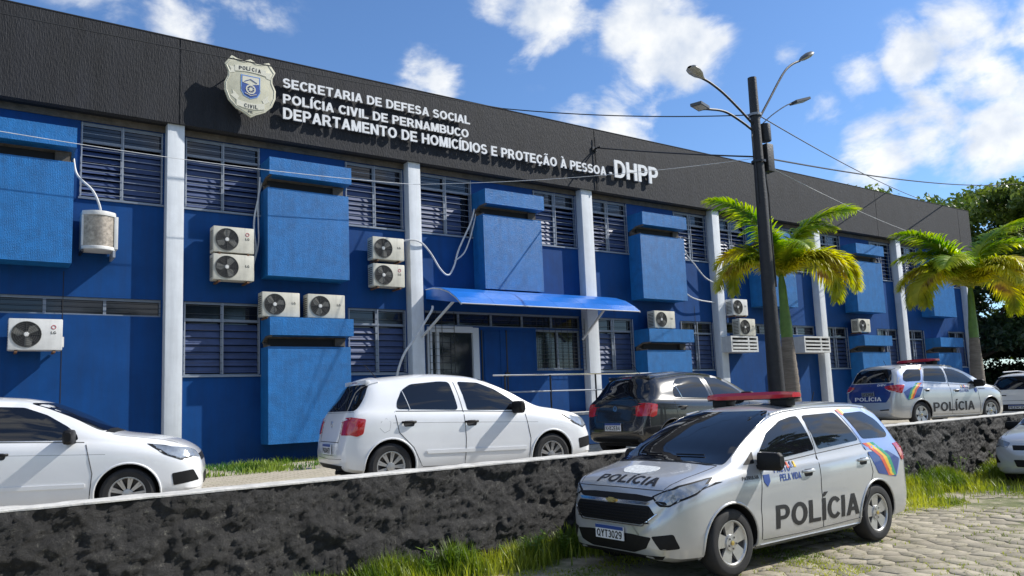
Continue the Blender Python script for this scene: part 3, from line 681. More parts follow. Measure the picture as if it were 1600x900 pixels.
mb=MB(); mb.prism([(x*1.1,z*1.07) for x,z in crest],-.189,-.197,chrome,axis='y'); mb.prism(crest,-.1975,-.201,badgeblue,axis='y'); mb.prism([(-.16,.21),(.16,.21),(.16,.08),(0,.05),(-.16,.08)],-.2015,-.204,bannerm,axis='y')
mb.lathe([(.095,-.2045),(.095,-.2075),(.07,-.2075),(.07,-.2045)],bannerm,18,c=(0,0,-.04)); mb.lathe([(.035,-.2075),(.0,-.209)],bannerm,10,c=(0,0,-.04))
for k in range(8): a=k*PI/4; mb.tube([(.03*math.cos(a),-.206,-.04+.03*math.sin(a)),(.066*math.cos(a),-.206,-.04+.066*math.sin(a))],.006,bannerm,4)
mb.tube([(-.12,-.206,.10),(0,-.206,.16),(.12,-.206,.10)],.008,badgeblue,5); mb.tube([(-.11,-.206,-.13),(0,-.206,-.17),(.11,-.206,-.13)],.007,bannerm,5)
mb.build('crest',bd)
mb=MB()
for i,ch in enumerate('POLÍCIA'):
    x=(-.225,-.155,-.085,-.022,.022,.098,.142)[i]; z=.305+.03*(1-((x+.02)/.3)**2); flat_text(mb,ch,x-(.0),z,.075,(.014 if ch=='I' else .024 if ch=='Í' else .056),textk,lambda a,b:(a,-.2035,b),.03)
for i,ch in enumerate('CIVIL'):
    x=(-.125,-.052,-.020,.052,.085)[i]; z=-.385-.04*(1-((x+.02)/.27)**2)+.0; flat_text(mb,ch,x,z,.075,(.014 if ch=='I' else .055),textk,lambda a,b:(a,-.2035,b),.03)
flat_text(mb,'PE',-.05,-.52,.05,.09,textk,lambda a,b:(a,-.1935,b),.03)
mb.build('badge_text',bd)
mb=MB()
for x,z in((-.3,.3),(.3,.3),(0,-.35)): mb.tube([(x,0.12,z),(x,-.15,z)],.015,grille,6)
mb.build('stand_off_rod',bd)

# ------------------------------------------------------------------ air-conditioner condensers
def make_ac(loc,label,w=.76,h=.50,fan=-.13,ring=True,base=None):
    t=thing('air_conditioner',label,'air conditioner',loc,0,'condenser units on the blue facade')
    d=.28
    cm=acy if (int(loc[0]*10)%3==0) else acw; mb=MB(); mb.box(-w/2,w/2,0,d,0,h,cm); c=mb.build('casing',t,bevel=.018)
    fx=fan*w/.76-.0; r=min(.215,h*.43)
    mb=MB(); mb.lathe([(r,-.002),(r,-.012),(r-.012,-.012),(r-.014,.002)],acgrey,28,c=(fx,0,h/2)); mb.lathe([(r-.012,-.003),(.0,-.003)],dark,28,c=(fx,0,h/2))
    for q in range(1,7):
        rr=r*q/7; mb.lathe([(rr+.003,-.008),(rr-.003,-.008),(rr-.003,-.004),(rr+.003,-.004)],acgrey,20,c=(fx,0,h/2),closed=True)
    for k in range(8): a=k*PI/4; mb.tube([(fx+.02*math.cos(a),-.012,h/2+.02*math.sin(a)),(fx+r*math.cos(a),-.012,h/2+r*math.sin(a))],.0035,acgrey,4)
    mb.build('fan_guard',t)
    mb=MB()
    for k in range(3):
        a=k*2*PI/3+loc[0]*2.3+loc[2]; pts=[]
        for rr,da in((.04,-.5),(r*.9,-.15),(r*.95,.35),(r*.6,.75),(.04,.6)): pts.append((fx+rr*math.cos(a+da),-.005,h/2+rr*math.sin(a+da)))
        mb.add(pts,[list(range(5))],acfan)
    mb.lathe([(.04,-.005),(.035,-.014),(0,-.015)],acw,14,c=(fx,0,h/2)); mb.build('fan',t)
    mb=MB()
    if ring: mb.lathe([(.036,-.003),(.036,-.005),(.026,-.005),(.026,-.003)],redl,16,c=(w*.33,0,h*.74))
    flat_text(mb,'LG',w*.28,h*.52,.045,.075,acgrey,lambda a,b:(a,-.004,b),.03); mb.build('logo',t)
    mb=MB()
    for k in range(9): z=h*.12+k*h*.085; mb.box(-w/2-.004,-w/2+.002,.05,d-.04,z,z+.02,acgrey)
    mb.build('side_louvre',t)
    for x in(-w*.35,w*.35):
        mb=MB(); mb.box(x-.02,x+.02,-.0,d+.1,-.04,-.012,rust); mb.box(x-.02,x+.02,.03,.09,-.0125,.004,blackm); mb.build('bracket',t)
    mb=MB(); mb.box(w/2-.001,w/2+.03,.10,.2,h*.12,h*.45,acw); mb.build('valve_cover',t)
    return t
make_ac((.80,-.16,2.89),'white condenser unit low on the wall at the far left, below the strip window',.77,.52)
make_ac((3.985,-.15,4.77),'upper white condenser of the pair right of the leftmost white column')
make_ac((3.985,-.15,4.24),'lower white condenser of the pair right of the leftmost white column',ring=False)
make_ac((4.86,-.24,3.56),'left one of two white condensers standing on the blue lower hood',.74,.48,ring=False)
make_ac((5.78,-.24,3.56),'right one of two white condensers standing on the blue lower hood',.78,.48,ring=False)
make_ac((7.22,-.15,4.87),'upper white condenser of the pair left of the second white column',.74,.49,ring=False)
make_ac((7.22,-.15,4.29),'lower white condenser of the pair left of the second white column',.74,.49)
make_ac((15.38,-.2,3.58),'white condenser standing on the hood beside the black arrow-shaped cheek',.78,.47,ring=False)
make_ac((18.52,-.22,4.03),'upper white condenser behind the fronds of the nearer palm',.66,.48,ring=False)
make_ac((18.66,-.32,3.42),'lower white condenser standing on a white louvred shelf by the pole',.70,.50,ring=False)
make_ac((24.95,-.2,3.66),'small distant condenser on the hood behind the palm frond tips',.7,.45,ring=False)
# old drum-shaped unit with exposed coil
t=thing('coil_condenser','old condenser with bowed copper coloured coil and white frame below the upper window','air conditioner',(1.69,-.14,4.64))
arc=[(-.25+.5*i/14, -.11*math.sin(PI*i/14)-.0) for i in range(15)]
mb=MB(); n=15
vs=[(x,y,z) for z in(.05,.62) for x,y in arc]; mb.add(vs,[(i,i+1,n+i+1,n+i) for i in range(n-1)],copper)
for k in range(26):
    z=.06+k*.0215; vs=[(x,y-.006,z) for x,y in arc]+[(x,y-.006,z+.008) for x,y in arc]+[(x,y+.004,z) for x,y in arc]; mb.add(vs,[(i,i+1,n+i+1,n+i) for i in range(n-1)]+[(i,i+1,2*n+i+1,2*n+i) for i in range(n-1)],copper)
mb.build('coil',t,smooth=True)
for z0,z1 in((0,.06),(.60,.68)):
    mb=MB(); poly=[(x*1.06,y*1.15-.008) for x,y in arc]+[(.265,.33),(-.265,.33)]; mb.prism(poly,z0,z1,acw,axis='z'); mb.build('end_cap',t,bevel=.01)
mb=MB(); mb.box(-.27,-.235,-.02,.33,.06,.60,acw); mb.box(.235,.30,-.03,.33,.03,.61,acw); mb.build('side_frame',t,bevel=.008)
mb=MB(); mb.box(-.27,-.23,-.05,.37,-.05,-.01,blackm); mb.build('bracket',t); mb=MB(); mb.box(.22,.26,-.05,.37,-.12,-.01,grille); mb.build('bracket',t)
# white louvred shelves
def vent(x0,x1,z0,z1,label):
    t=thing('louvred_cage',label,'air conditioner cage',((x0+x1)/2,-.12,z0),0,'white louvred cages on the facade'); w=(x1-x0)/2; h=z1-z0
    mb=MB(); mb.box(-w,w,-.22,.34,0,h*.12,acw); mb.box(-w,w,-.22,.34,h*.9,h,acw); mb.box(-w,-w+.06,-.22,.34,h*.12,h*.9,acw); mb.box(w-.06,w,-.22,.34,h*.12,h*.9,acw); mb.box(-.03+w*.3,.03+w*.3,-.22,-.18,h*.12,h*.9,acw); mb.build('cage',t)
    for k in range(3):
        mb=MB(); z=h*(.26+.22*k); mb.box(-w+.06,w-.06,-.225,-.17,z-.03,z+.025,acw); mb.build('slat',t)
    mb=MB(); mb.box(-w+.05,w-.05,-.1,.3,h*.1,h*.92,dark); mb.build('inner_box',t)
vent(17.85,19.05,2.94,3.40,'white louvred cage under the lower condenser left of the pole')
vent(21.30,22.65,2.94,3.45,'white louvred cage crossing a column right of the nearer palm trunk')

# conduits and loose pipes
def curve_pts(pts,n=8):
    P=[Vector(p) for p in pts]; out=[]
    for i in range(len(P)-1):
        a=P[max(i-1,0)];b=P[i];c=P[i+1];d=P[min(i+2,len(P)-1)]
        for k in range(n):
            t=k/n; out.append(.5*((2*b)+(c-a)*t+(2*a-5*b+4*c-d)*t*t+(3*b-a-3*c+d)*t**3))
    out.append(P[-1]); return out
def pipe(name,label,pts,r,mt,cat='pipe'):
    mb=MB(); mb.tube(curve_pts(pts),r,mt,7); o=mb.build(name,smooth=True); o['label']=label; o['category']=cat; return o
pipe('flexible_conduit','white hose curving down from the upper window to the old coil condenser',[(1.30,.15,6.30),(1.36,.1,6.0),(1.60,.06,5.74),(1.72,.05,5.45),(1.72,.06,5.30)],.021,pipew)
pipe('flexible_conduit','white refrigerant hoses dropping beside the window to the stacked pair of condensers',[(4.56,.12,6.4),(4.52,.08,6.0),(4.44,.06,5.6),(4.42,.05,5.3),(4.46,.06,4.9),(4.42,.08,4.7)],.019,pipew)
pipe('flexible_conduit','thinner white hose beside the refrigerant hoses near the first upper box',[(4.60,.13,6.3),(4.50,.05,5.9),(4.50,.03,5.4),(4.50,.05,5.0),(4.40,.08,4.55)],.014,pipew)
pipe('flexible_conduit','white hose looping in a V from the second column up to the next box',[(7.62,.05,5.34),(7.8,-.04,5.38),(8.05,-.06,5.34),(8.35,.06,5.15),(8.62,.1,4.80),(8.82,.1,4.68),(8.98,.1,4.9),(9.12,.1,5.3),(9.45,.08,5.95),(9.58,.1,6.3)],.021,pipew)
pipe('flexible_conduit','short white hose hooked back beside the V-shaped hose',[(9.62,.1,6.2),(9.5,.06,5.85),(9.38,.06,5.5),(9.22,.06,5.2),(9.0,.1,5.02)],.016,pipew)
pipe('flexible_conduit','white hose slanting from the third upper box to the fourth white column',[(16.50,.1,6.25),(16.7,.1,5.8),(17.0,.08,5.5),(17.4,.08,5.15),(17.75,.06,5.0)],.02,pipew)
pipe('flexible_conduit','lower white hose hooked round below the third upper box',[(16.45,.1,4.75),(16.7,.06,4.55),(17.1,.05,4.45),(17.8,.1,4.42)],.019,pipew)
pipe('drain_hose','long white drain hose bending from the awning end down past the second column',[(8.14,-.35,3.88),(8.10,-.38,3.78),(7.9,-.4,3.5),(7.66,-.38,3.15),(7.45,-.32,2.85),(7.33,-.25,2.5),(7.30,-.2,2.2)],.026,pipew)

# ------------------------------------------------------------------ lamp pole
PO=Vector((13.78,-4.8,LOT))
pl=thing('lamp_pole','tall black tapered pole with four lamp arms standing in the lot before the palm','lamp pole',PO)
mb=MB(); mb.tube([(0,0,0),(0,0,1.2),(0,0,3),(0,0,5.5),(0,0,7.82)],[.185,.17,.145,.115,.095],polem,20); mb.build('shaft',pl,smooth=True)
def P_(x,z,y=0): return Vector((x-PO.x,y,z-LOT))
def arm(pts,r=.026): mb=MB(); mb.tube(curve_pts(pts,6),r,polem,8); mb.build('arm',pl,smooth=True)
def cobra(c,d,L=.52,led=False,name='lamp_head'):
    d=Vector(d).normalized(); up=Vector((0,0,1)); s=d.cross(up).normalized(); n=s.cross(d)
    mb=MB()
    if not led:
        prof=[(0,.03),(.08,.055),(.2,.115),(.35,.14),(.46,.12),(.52,.05)]
        for sg,mt,k in((1,lampm,.62),(-1,lampglass,.45)):
            vs=[];fs=[]
            for t,w in prof:
                for q in range(9):
                    a=PI*q/8; vs.append(c+d*t+s*math.cos(a)*w+n*sg*math.sin(a)*w*k)
            for i in range(len(prof)-1):
                for q in range(8): fs.append((i*9+q,i*9+q+1,(i+1)*9+q+1,(i+1)*9+q))
            mb.add(vs,fs,mt)
    else:
        vs=[c+d*a+s*b+n*e for a in(0,.42) for b in(-.12,.12) for e in(-.025,.03)]
        mb.add(vs,[(0,1,3,2),(4,6,7,5),(0,4,5,1),(2,3,7,6),(0,2,6,4),(1,5,7,3)],lampm)
        vs=[c+d*a+s*b+n*(-.03) for a in(.05,.38) for b in(-.1,.1)]; mb.add(vs,[(0,1,3,2)],lampglass)
    mb.build(name,pl,smooth=not led)
arm([P_(13.70,7.5),P_(13.3,7.75),P_(12.8,8.02),P_(12.4,8.17),P_(12.15,8.22)]); cobra(P_(12.20,8.21),(-.94,-.15,.22))
arm([P_(13.86,7.6),P_(14.3,8.15),P_(14.9,8.9),P_(15.25,9.2),P_(15.6,9.38)]); cobra(P_(15.55,9.36),(.80,-.1,.46))
arm([P_(13.70,7.35),P_(13.3,7.5),P_(12.8,7.62),P_(12.3,7.58),P_(12.12,7.55)]); cobra(P_(12.15,7.56),(-.9,-.3,-.03),led=True)
arm([P_(13.86,7.45),P_(14.2,7.75,-.1),P_(14.6,8.02,-.2),P_(14.85,8.13,-.25)],.012); cobra(P_(14.83,8.12,-.25),(.9,-.2,.28),led=True)
mb=MB(); mb.lathe([(0,.0),(.115,0),(.12,.02),(.12,.36),(.115,.38),(0,.38)],polem,14,c=(.27,-.03,6.42),axis='z'); mb.build('transformer_can',pl,smooth=True)
mb=MB(); mb.box(.15,.37,-.14,.1,5.72,6.34,polem); mb.build('junction_box',pl,bevel=.02)
mb=MB(); mb.tube([(-.13,-.02,6.6),(-.2,-.03,6.45),(-.19,-.03,6.2),(-.13,-.02,5.9),(-.15,-.02,5.0)],.014,wirek,6); mb.tube([(.13,-.05,5.7),(.18,-.06,5.2),(.16,-.06,4.2),(.18,-.06,3.2)],.02,wirek,6); mb.tube([(.3,0,5.7),(.42,0,5.9),(.44,0,6.15),(.35,0,6.2)],.01,wirek,6); mb.build('cable_loop',pl)
mb=MB(); mb.lathe([(.128,0),(.142,.0),(.142,.05),(.128,.05)],grille,16,c=(0,0,6.95),axis='z'); mb.build('clamp_band',pl); mb=MB(); mb.lathe([(.14,0),(.155,.0),(.155,.05),(.14,.05)],blackm,16,c=(0,0,5.9),axis='z'); mb.build('clamp_band',pl)
def sag(a,b,s,n=24):
    a=Vector(a);b=Vector(b); return [a.lerp(b,i/n)-Vector((0,0,s*4*(i/n)*(1-i/n))) for i in range(n+1)]
def wire(label,pts,r,mt):
    mb=MB(); mb.tube(pts,r,mt,5); o=mb.build('overhead_wire'); o['label']=label; o['category']='wire'
wire('black cable from the pole top leftward across fascia and badge',sag((13.7,-4.8,7.72),(9.75,-1.0,8.43),.10)+sag((9.75,-1.0,8.43),(-2.4,-1.0,8.16),.05)[1:],.013,wirek)
wire('thick black cable sagging from the fascia anchor to the pole and on to the right',sag((13.35,-.08,8.35),(13.85,-4.8,6.80),.03)+sag((13.85,-4.8,6.80),(45,2.5,12.2),.3)[1:],.019,wirek)
wire('thin cable slanting down from the pole to behind the far roof edge',sag((13.9,-4.8,7.75),(34,2.0,9.9),.15),.013,wirek)
wire('pale wire strung along the upper windows below the fascia',sag((-1.0,-.62,6.42),(7.6,-.62,6.46),.12)+sag((7.6,-.62,6.46),(13.7,-4.8,6.75),.12)[1:],.006,pipew)
wire('faint pale wire slanting across the right half of the fascia',sag((13.9,-4.7,6.75),(29.0,-.07,7.5),.1),.006,pipew)
mb=MB(); mb.tube([(13.3,-.1,8.62),(13.3,-.1,8.1),(13.32,-.1,7.2)],.012,wirek,6); mb.tube([(13.28,-.07,8.3),(13.28,-.32,8.3)],.02,blackm,6); mb.box(13.2,13.36,-.1,-.065,8.25,8.36,blackm); o=mb.build('cable_anchor'); o['label']='black cable anchor on the fascia above the end of the sign'; o['category']='cable anchor'
mb=MB(); mb.tube([(20.1,-.09,7.9),(20.12,-.09,7.1),(20.12,-.45,6.7),(20.12,-.45,6.2)],.016,wirek,6); o=mb.build('drop_pipe'); o['label']='thin dark drop pipe running down the fascia behind the pole'; o['category']='pipe'

# ------------------------------------------------------------------ cars
def pchip(keys,n_between):
    K=np.array(keys,float); d=np.r_[0,np.cumsum(np.sqrt(((K[1:]-K[:-1])**2).sum(1)))]
    out=[]; n=len(K); h=np.diff(d); dl=(K[1:]-K[:-1])/h[:,None]; mm=np.zeros_like(K)
    for j in range(K.shape[1]):
        mm[0,j]=dl[0,j]; mm[-1,j]=dl[-1,j]
        for i in range(1,n-1):
            if dl[i-1,j]*dl[i,j]>0:
                w1=2*h[i]+h[i-1]; w2=h[i]+2*h[i-1]; mm[i,j]=(w1+w2)/(w1/dl[i-1,j]+w2/dl[i,j])
    for i in range(n-1):
        k=max(2,int(math.ceil(h[i]/n_between)))
        for q in range(k):
            t=q/k; H=h[i]; out.append((2*t**3-3*t*t+1)*K[i]+(t**3-2*t*t+t)*H*mm[i]+(-2*t**3+3*t*t)*K[i+1]+(t**3-t*t)*H*mm[i+1])
    out.append(K[-1]); return out
def section(st,crease):
    x,zb,W,zs,wr,ze,zt=st; h=zs-zb
    P=[(0,zb),(.5*W,zb),(.84*W,zb+.0),(.945*W,zb+.04),(.972*W,zb+.10),(.990*W,zb+.25*h),(1.0*W,zb+.42*h),(.998*W,zb+.60*h),(1.0*W,zb+.76*h),(.992*W,zb+.86*h),(.972*W,zs-.03*h),(.948*W,zs)]
    a=P[-1]; dz=ze-zs; b=(wr,ze)
    for t in(.25,.5,.75): P.append((a[0]+(b[0]-a[0])*(t+.0)+.035*math.sin(PI*t)*min(1,max(0,dz)/.4),a[1]+dz*t))
    P.append(b); c=zt-ze
    for t,s in((.12,.35),(.28,.62),(.5,.84),(.75,.96),(1,1)): P.append((wr*(1-t),ze+c*s))
    return P
CARMESH={}
def car_body(key,keys,wb,r,track,gap=.055):
    if key in CARMESH: return CARMESH[key]
    S=pchip(keys,.07); secs=[section(s,0) for s in S]; n=len(secs[0]); full=2*n-2
    vs=[];fs=[]
    for s,sec in zip(S,secs):
        x=s[0]
        ring=[(x,y,z) for y,z in sec]+[(x,-y,z) for y,z in sec[-2:0:-1]]
        vs+=ring
    m_=len(secs)
    for i in range(m_-1):
        for k in range(full): fs.append((i*full+k,i*full+(k+1)%full,(i+1)*full+(k+1)%full,(i+1)*full+k))
    fs.append(list(range(full))); fs.append([(m_-1)*full+k for k in range(full)][::-1])
    me=bpy.data.meshes.new('body'); me.from_pydata(vs,[],fs)
    b=bmesh.new(); b.from_mesh(me)
    bmesh.ops.recalc_face_normals(b,faces=b.faces); b.to_mesh(me); b.free()
    me.materials.append(trim); me.materials.append(dark)
    o=bpy.data.objects.new('tmp',me); COL.objects.link(o)
    cut=MB()
    for x in wb:
        for s in(-1,1):
            y0,y1=sorted((s*(track-.30),s*(track+.4)))
            R_=r+gap; nn=44
            poly=[(x+R_*math.cos(2*PI*k/nn),r+R_*math.sin(2*PI*k/nn)) for k in range(nn)]
            cut.prism(poly,y0,y1,dark,axis='y')
    co=cut.build('cut'); co.data.materials.clear(); co.data.materials.append(trim); co.data.materials.append(dark); co.data.polygons.foreach_set('material_index',[1]*len(co.data.polygons))
    mod=o.modifiers.new('b','BOOLEAN'); mod.object=co; mod.operation='DIFFERENCE'; mod.solver='EXACT'
    dg=bpy.context.evaluated_depsgraph_get(); res=bpy.data.meshes.new_from_object(o.evaluated_get(dg)); 
    smooth_angle(res,35)
    bv=BVHTree.FromPolygons([v for v in vs],[f for f in fs])
    bpy.data.objects.remove(o); bpy.data.objects.remove(co)
    CARMESH[key]=(res,bv); return CARMESH[key]
def make_wheel(car,x,y,r,side,style,w=.19):
    """side=+1: outer face toward +y"""
    def L(prof): return [(a,side*b) for a,b in prof]
    mb=MB(); mb.lathe(L([(r*.60,-w*.5),(r*.64,.0),(r*.62,w*.30),(0,w*.30-.075)]),rimk,32); o=mb.build('wheel',car,smooth=True); o.location=(x,y,r)
    mb=MB(); mb.lathe(L([(r*.655,w*.42),(r*.70,w*.50),(r*.86,w*.53),(r*.95,w*.47),(r*.995,w*.36),(r,0),(r*.995,-w*.36),(r*.95,-w*.47),(r*.66,-w*.5)]),rubber,44)
    for k in range(44):
        pass
    mb.build('tyre',o,smooth=True)
    mb=MB(); mb.lathe(L([(r*.655,w*.43),(r*.665,w*.47),(r*.63,w*.47),(r*.60,w*.40),(r*.60,w*.1)]),rimm,40)
    yo=w*.40*side
    def spoke(a,w0,w1,r0,r1,mt=rimm):
        c,s=math.cos(a),math.sin(a); t=(-s,c); vs=[]
        for (rr,ww,yy) in((r0,w0,yo-.012*side),(r1,w1,yo)):
            for sg in(-1,1):
                for dd in(0,-.03*side): vs.append((c*rr+t[0]*sg*ww,yy+dd,s*rr+t[1]*sg*ww))
        mb.add(vs,[(0,1,3,2),(4,6,7,5),(0,4,5,1),(2,3,7,6),(0,2,6,4),(1,5,7,3)],mt)
    if style=='five':
        for k in range(5):
            a=k*2*PI/5+.2; spoke(a,.045,.075,.04,r*.62)
        mb.lathe(L([(r*.26,w*.30),(r*.24,w*.42),(0,w*.44)]),rimm,24)
        for k in range(5): a=k*2*PI/5+.2+PI/5; mb.lathe([(.011,yo+.012*side),(0,yo+.014*side)],rimk,8,c=(.055*math.cos(a),0,.055*math.sin(a)))
        mb.lathe([(.024,yo+.014*side),(0,yo+.018*side)],goldm,10)
    else:
        for k in range(9):
            a=k*2*PI/9; spoke(a-.09,.010,.013,.05,r*.62); spoke(a+.09,.010,.013,.05,r*.62)
        mb.lathe(L([(r*.20,w*.33),(r*.18,w*.42),(0,w*.44)]),rimm,20)
    mb.build('rim',o,smooth=False)
    if style!='five': smooth_angle(o.children[-1].data,30) if o.children else None
    return o
class Car:
    def __init__(s,key,label,cat,loc,rz,keys,wb,r,track,paint,style,group='cars parked by the building',name='parked_car'):
        s.t=thing(name,label,cat,loc,rz,group); s.paint=paint
        me,s.bv=car_body(key,keys,wb,r,track); me2=me.copy(); me2.materials[0]=paint; s.body=link('body',me2,s.t)
        s.r=r; s.wb=wb; s.track=track; s.style=style
        for x in wb:
            for sd in(-1,1): make_wheel(s.t,x,sd*(track-.115),r,sd,style)
        # dark arch lips
        for x in wb:
            for sd in(-1,1):
                pts=[]
                for k in range(25):
                    a=R(-18+216*k/24); px=x+(r+.058)*math.cos(a); pz=r+(r+.058)*math.sin(a)
                    h=s.bv.ray_cast(Vector((px,sd*3,pz)),Vector((0,-sd,0)),6)
                    if h[0] is not None and pz>.2: pts.append(h[0]+Vector((0,sd*.002,0)))
                if len(pts)>3: mb=MB(); mb.tube(pts,.012,paint,6); mb.build('arch_lip',s.t,smooth=True)
    def ray(s,fr,u,v):
        if fr=='L': o,d=Vector((u,3,v)),Vector((0,-1,0))
        elif fr=='R': o,d=Vector((u,-3,v)),Vector((0,1,0))
        elif fr=='F': o,d=Vector((4,u,v)),Vector((-1,0,0))
        elif fr=='B': o,d=Vector((-4,u,v)),Vector((1,0,0))
        else: o,d=Vector((u,v,4)),Vector((0,0,-1))
        h=s.bv.ray_cast(o,d,8)
        return h
    def pt(s,fr,u,v,off):
        h=s.ray(fr,u,v)
        if h[0] is None: return None
        n=h[1]
        dd={'L':Vector((0,1,0)),'R':Vector((0,-1,0)),'F':Vector((1,0,0)),'B':Vector((-1,0,0)),'T':Vector((0,0,1))}[fr]
        if n.dot(dd)<0: n=-n
        return h[0]+n*off
    def patch(s,name,fr,poly,mt,off=.004,res=.05,parent=None,rounding=0,thick=.012,mesh_only=None,label=None):
        pl=[Vector(p) for p in poly]
        if rounding:
            q=[]
            for i in range(len(pl)):
                a,b,c=pl[i-1],pl[i],pl[(i+1)%len(pl)]; r1=min(rounding,(a-b).length*.45); r2=min(rounding,(c-b).length*.45)
                p0=b+(a-b).normalized()*r1; p2=b+(c-b).normalized()*r2
                for t in(0,.25,.5,.75,1): q.append(p0*(1-t)**2+b*2*t*(1-t)+p2*t*t)
            pl=q
        bd=[]
        for i in range(len(pl)):
            a,b=pl[i],pl[(i+1)%len(pl)]; n=max(1,int((b-a).length/res))
            for k in range(n): bd.append(a.lerp(b,k/n))
        n=len(bd); xs=[p.x for p in bd]; ys=[p.y for p in bd]
        inner=[]
        y=min(ys)+res*.5; row=0
        while y<max(ys):
            x=min(xs)+res*(.5 if row%2 else .9)
            while x<max(xs):
                p=Vector((x,y))
                # inside test & clearance
                ins=False
                for i in range(n):
                    a,b=bd[i],bd[(i+1)%n]
                    if (a.y>y)!=(b.y>y) and x<(b.x-a.x)*(y-a.y)/(b.y-a.y)+a.x: ins=not ins
                if ins and min((p-b).length for b in bd)>res*.45: inner.append(p)
                x+=res
            y+=res; row+=1
        vv=bd+inner
        V,E,F,_,_,_=delaunay_2d_cdt(vv,[(i,(i+1)%n) for i in range(n)],[],1,1e-5)
        pts=[s.pt(fr,v.x,v.y,off) for v in V]; low=[s.pt(fr,v.x,v.y,off-thick) for v in V]
        F=[list(f) for f in F if all(pts[i] is not None for i in f)]
        if not F: return None
        used={}; 
        ec={}
        for f in F:
            for a,b in zip(f,f[1:]+f[:1]): ec[(a,b)]=1
        mb=mesh_only or MB()
        vs=[(p if p is not None else Vector((0,0,0))) for p in pts]+[(p if p is not None else Vector((0,0,0))) for p in low]
        N_=len(pts); fs=F+[(a,b,N_+b,N_+a) for (a,b) in ec if (b,a) not in ec]
        # drop unused
        us=sorted({i for f in fs for i in f}); mp={i:k for k,i in enumerate(us)}
        mb.add([vs[i] for i in us],[[mp[i] for i in f] for f in fs],mt)
        if mesh_only: return None
        o=mb.build(name,parent or s.t,label=label); smooth_angle(o.data,40); return o
    def line(s,fr,pts,mt=None,r=.006,name='panel_gap',parent=None,off=-.002,mb=None):
        P=[]
        for a,b in zip(pts,pts[1:]):
            a=Vector(a);b=Vector(b); n=max(1,int((b-a).length/.05))
            for k in range(n): 
                q=a.lerp(b,k/n); h=s.pt(fr,q.x,q.y,off)
                if h is not None: P.append(h)
        h=s.pt(fr,pts[-1][0],pts[-1][1],off)
        if h is not None: P.append(h)
        if len(P)<2: return
        m2=mb or MB(); m2.tube(P,r,mt or seam,5)
        if mb is None: m2.build(name,parent or s.t)
    def text(s,fr,txt,u0,v0,h,w,mt,name='lettering',slant=0,bold=.03,off=.004,mb=None,parent=None,rot=0):
        vs,fs,W_=text2d(txt,bold,sub=2); mn=min(v[0] for v in vs); k=w/(W_-mn); P=[];ok=[]
        sg={'L':-1,'R':1,'F':1,'B':-1}.get(fr,1)
        for x,y in vs:
            a=(x-mn)*k; b=y*h
            if rot: a,b=a*math.cos(rot)-b*math.sin(rot),a*math.sin(rot)+b*math.cos(rot)
            if fr=='T': q=s.pt('T',u0-b,v0+a,off)
            else: q=s.pt(fr,u0+sg*a,v0+b,off)
            P.append(q if q is not None else Vector((0,0,0))); ok.append(q is not None)
        fs=[f for f in fs if all(ok[i] for i in f)]
        m2=mb or MB(); m2.add(P,fs,mt)
        if mb is None: m2.build(name,parent or s.t)
    def mirrors(s,x,z,mt,paint=None,sz=1.0):
        for sd in(-1,1):
            h=s.bv.ray_cast(Vector((x,sd*3,z-.02)),Vector((0,-sd,0)),6); y=abs(h[0].y) if h[0] else .8
            mb=MB(); b=[]
            prof=[(-.055,.0,1),(-.06,.06,1),(-.05,.20,.96),(-.03,.235,.6)]
            vs=[];fs=[]
            for (dx,dy,k) in prof:
                for q in range(12):
                    a=2*PI*q/12; cx=math.copysign(abs(math.cos(a))**.6,math.cos(a)); cz=math.copysign(abs(math.sin(a))**.6,math.sin(a))
                    vs.append((x-.0+cx*.055*k*sz+dx*.3,sd*(y+.02+dy*sz),z+.02+cz*.085*k*sz))
            for i in range(3):
                for q in range(12): fs.append((i*12+q,i*12+(q+1)%12,(i+1)*12+(q+1)%12,(i+1)*12+q))
            fs.append(list(range(12))); fs.append([36+q for q in range(12)])
            mb.add(vs,fs,mt); mb.add([(x+.04,sd*(y-.03),z-.07),(x-.03,sd*(y-.03),z-.07),(x-.03,sd*(y+.05),z-.04),(x+.03,sd*(y+.05),z-.04),(x+.04,sd*(y-.03),z-.03),(x-.03,sd*(y-.03),z-.03),(x-.03,sd*(y+.05),z+.0),(x+.03,sd*(y+.05),z+.0)],[(0,1,2,3),(4,5,6,7),(0,1,5,4),(1,2,6,5),(2,3,7,6),(3,0,4,7)],mt)
            mb.build('mirror',s.t,smooth=True)
    def handle(s,x,z,mt,fr):
        sd=1 if fr=='L' else -1; p=s.pt(fr,x,z,0)
        if p is None: return
        s.patch('handle_recess',fr,[(x-.075,z-.045),(x+.075,z-.045),(x+.075,z+.03),(x-.075,z+.03)],trim if mt is not trim else seam,.0015,.05,rounding=.03,thick=.004)
        mb=MB(); pts=[Vector((x+d,p.y+sd*e,z+.012)) for d,e in((-.095,.0),(-.07,.028),(0,.036),(.07,.028),(.095,.0))]; mb.tube(curve_pts(pts,3),.015,mt,7); mb.build('door_handle',s.t,smooth=True)
    def plate(s,fr,u,v,txt,w=.40,h=.13,grey=False):
        sg=1 if fr=='F' else -1
        p=s.pt(fr,u,v,0); x=p.x+(.03 if fr=='F' else -.03)
        X=(lambda d: x+d) if fr=='F' else (lambda d:x-d)
        mb=MB(); mb.add([(X(a),u+b,v+c) for a in(-.012,.0) for b in(-w/2,w/2) for c in(-h/2,h/2)],[(0,1,3,2),(4,6,7,5),(0,4,5,1),(2,3,7,6),(0,2,6,4),(1,5,7,3)],textw if not grey else framew)
        mb.add([(X(.002),u-w/2,v+h*.24),(X(.002),u+w/2,v+h*.24),(X(.002),u+w/2,v+h/2),(X(.002),u-w/2,v+h/2)],[(0,1,2,3)],textblue)
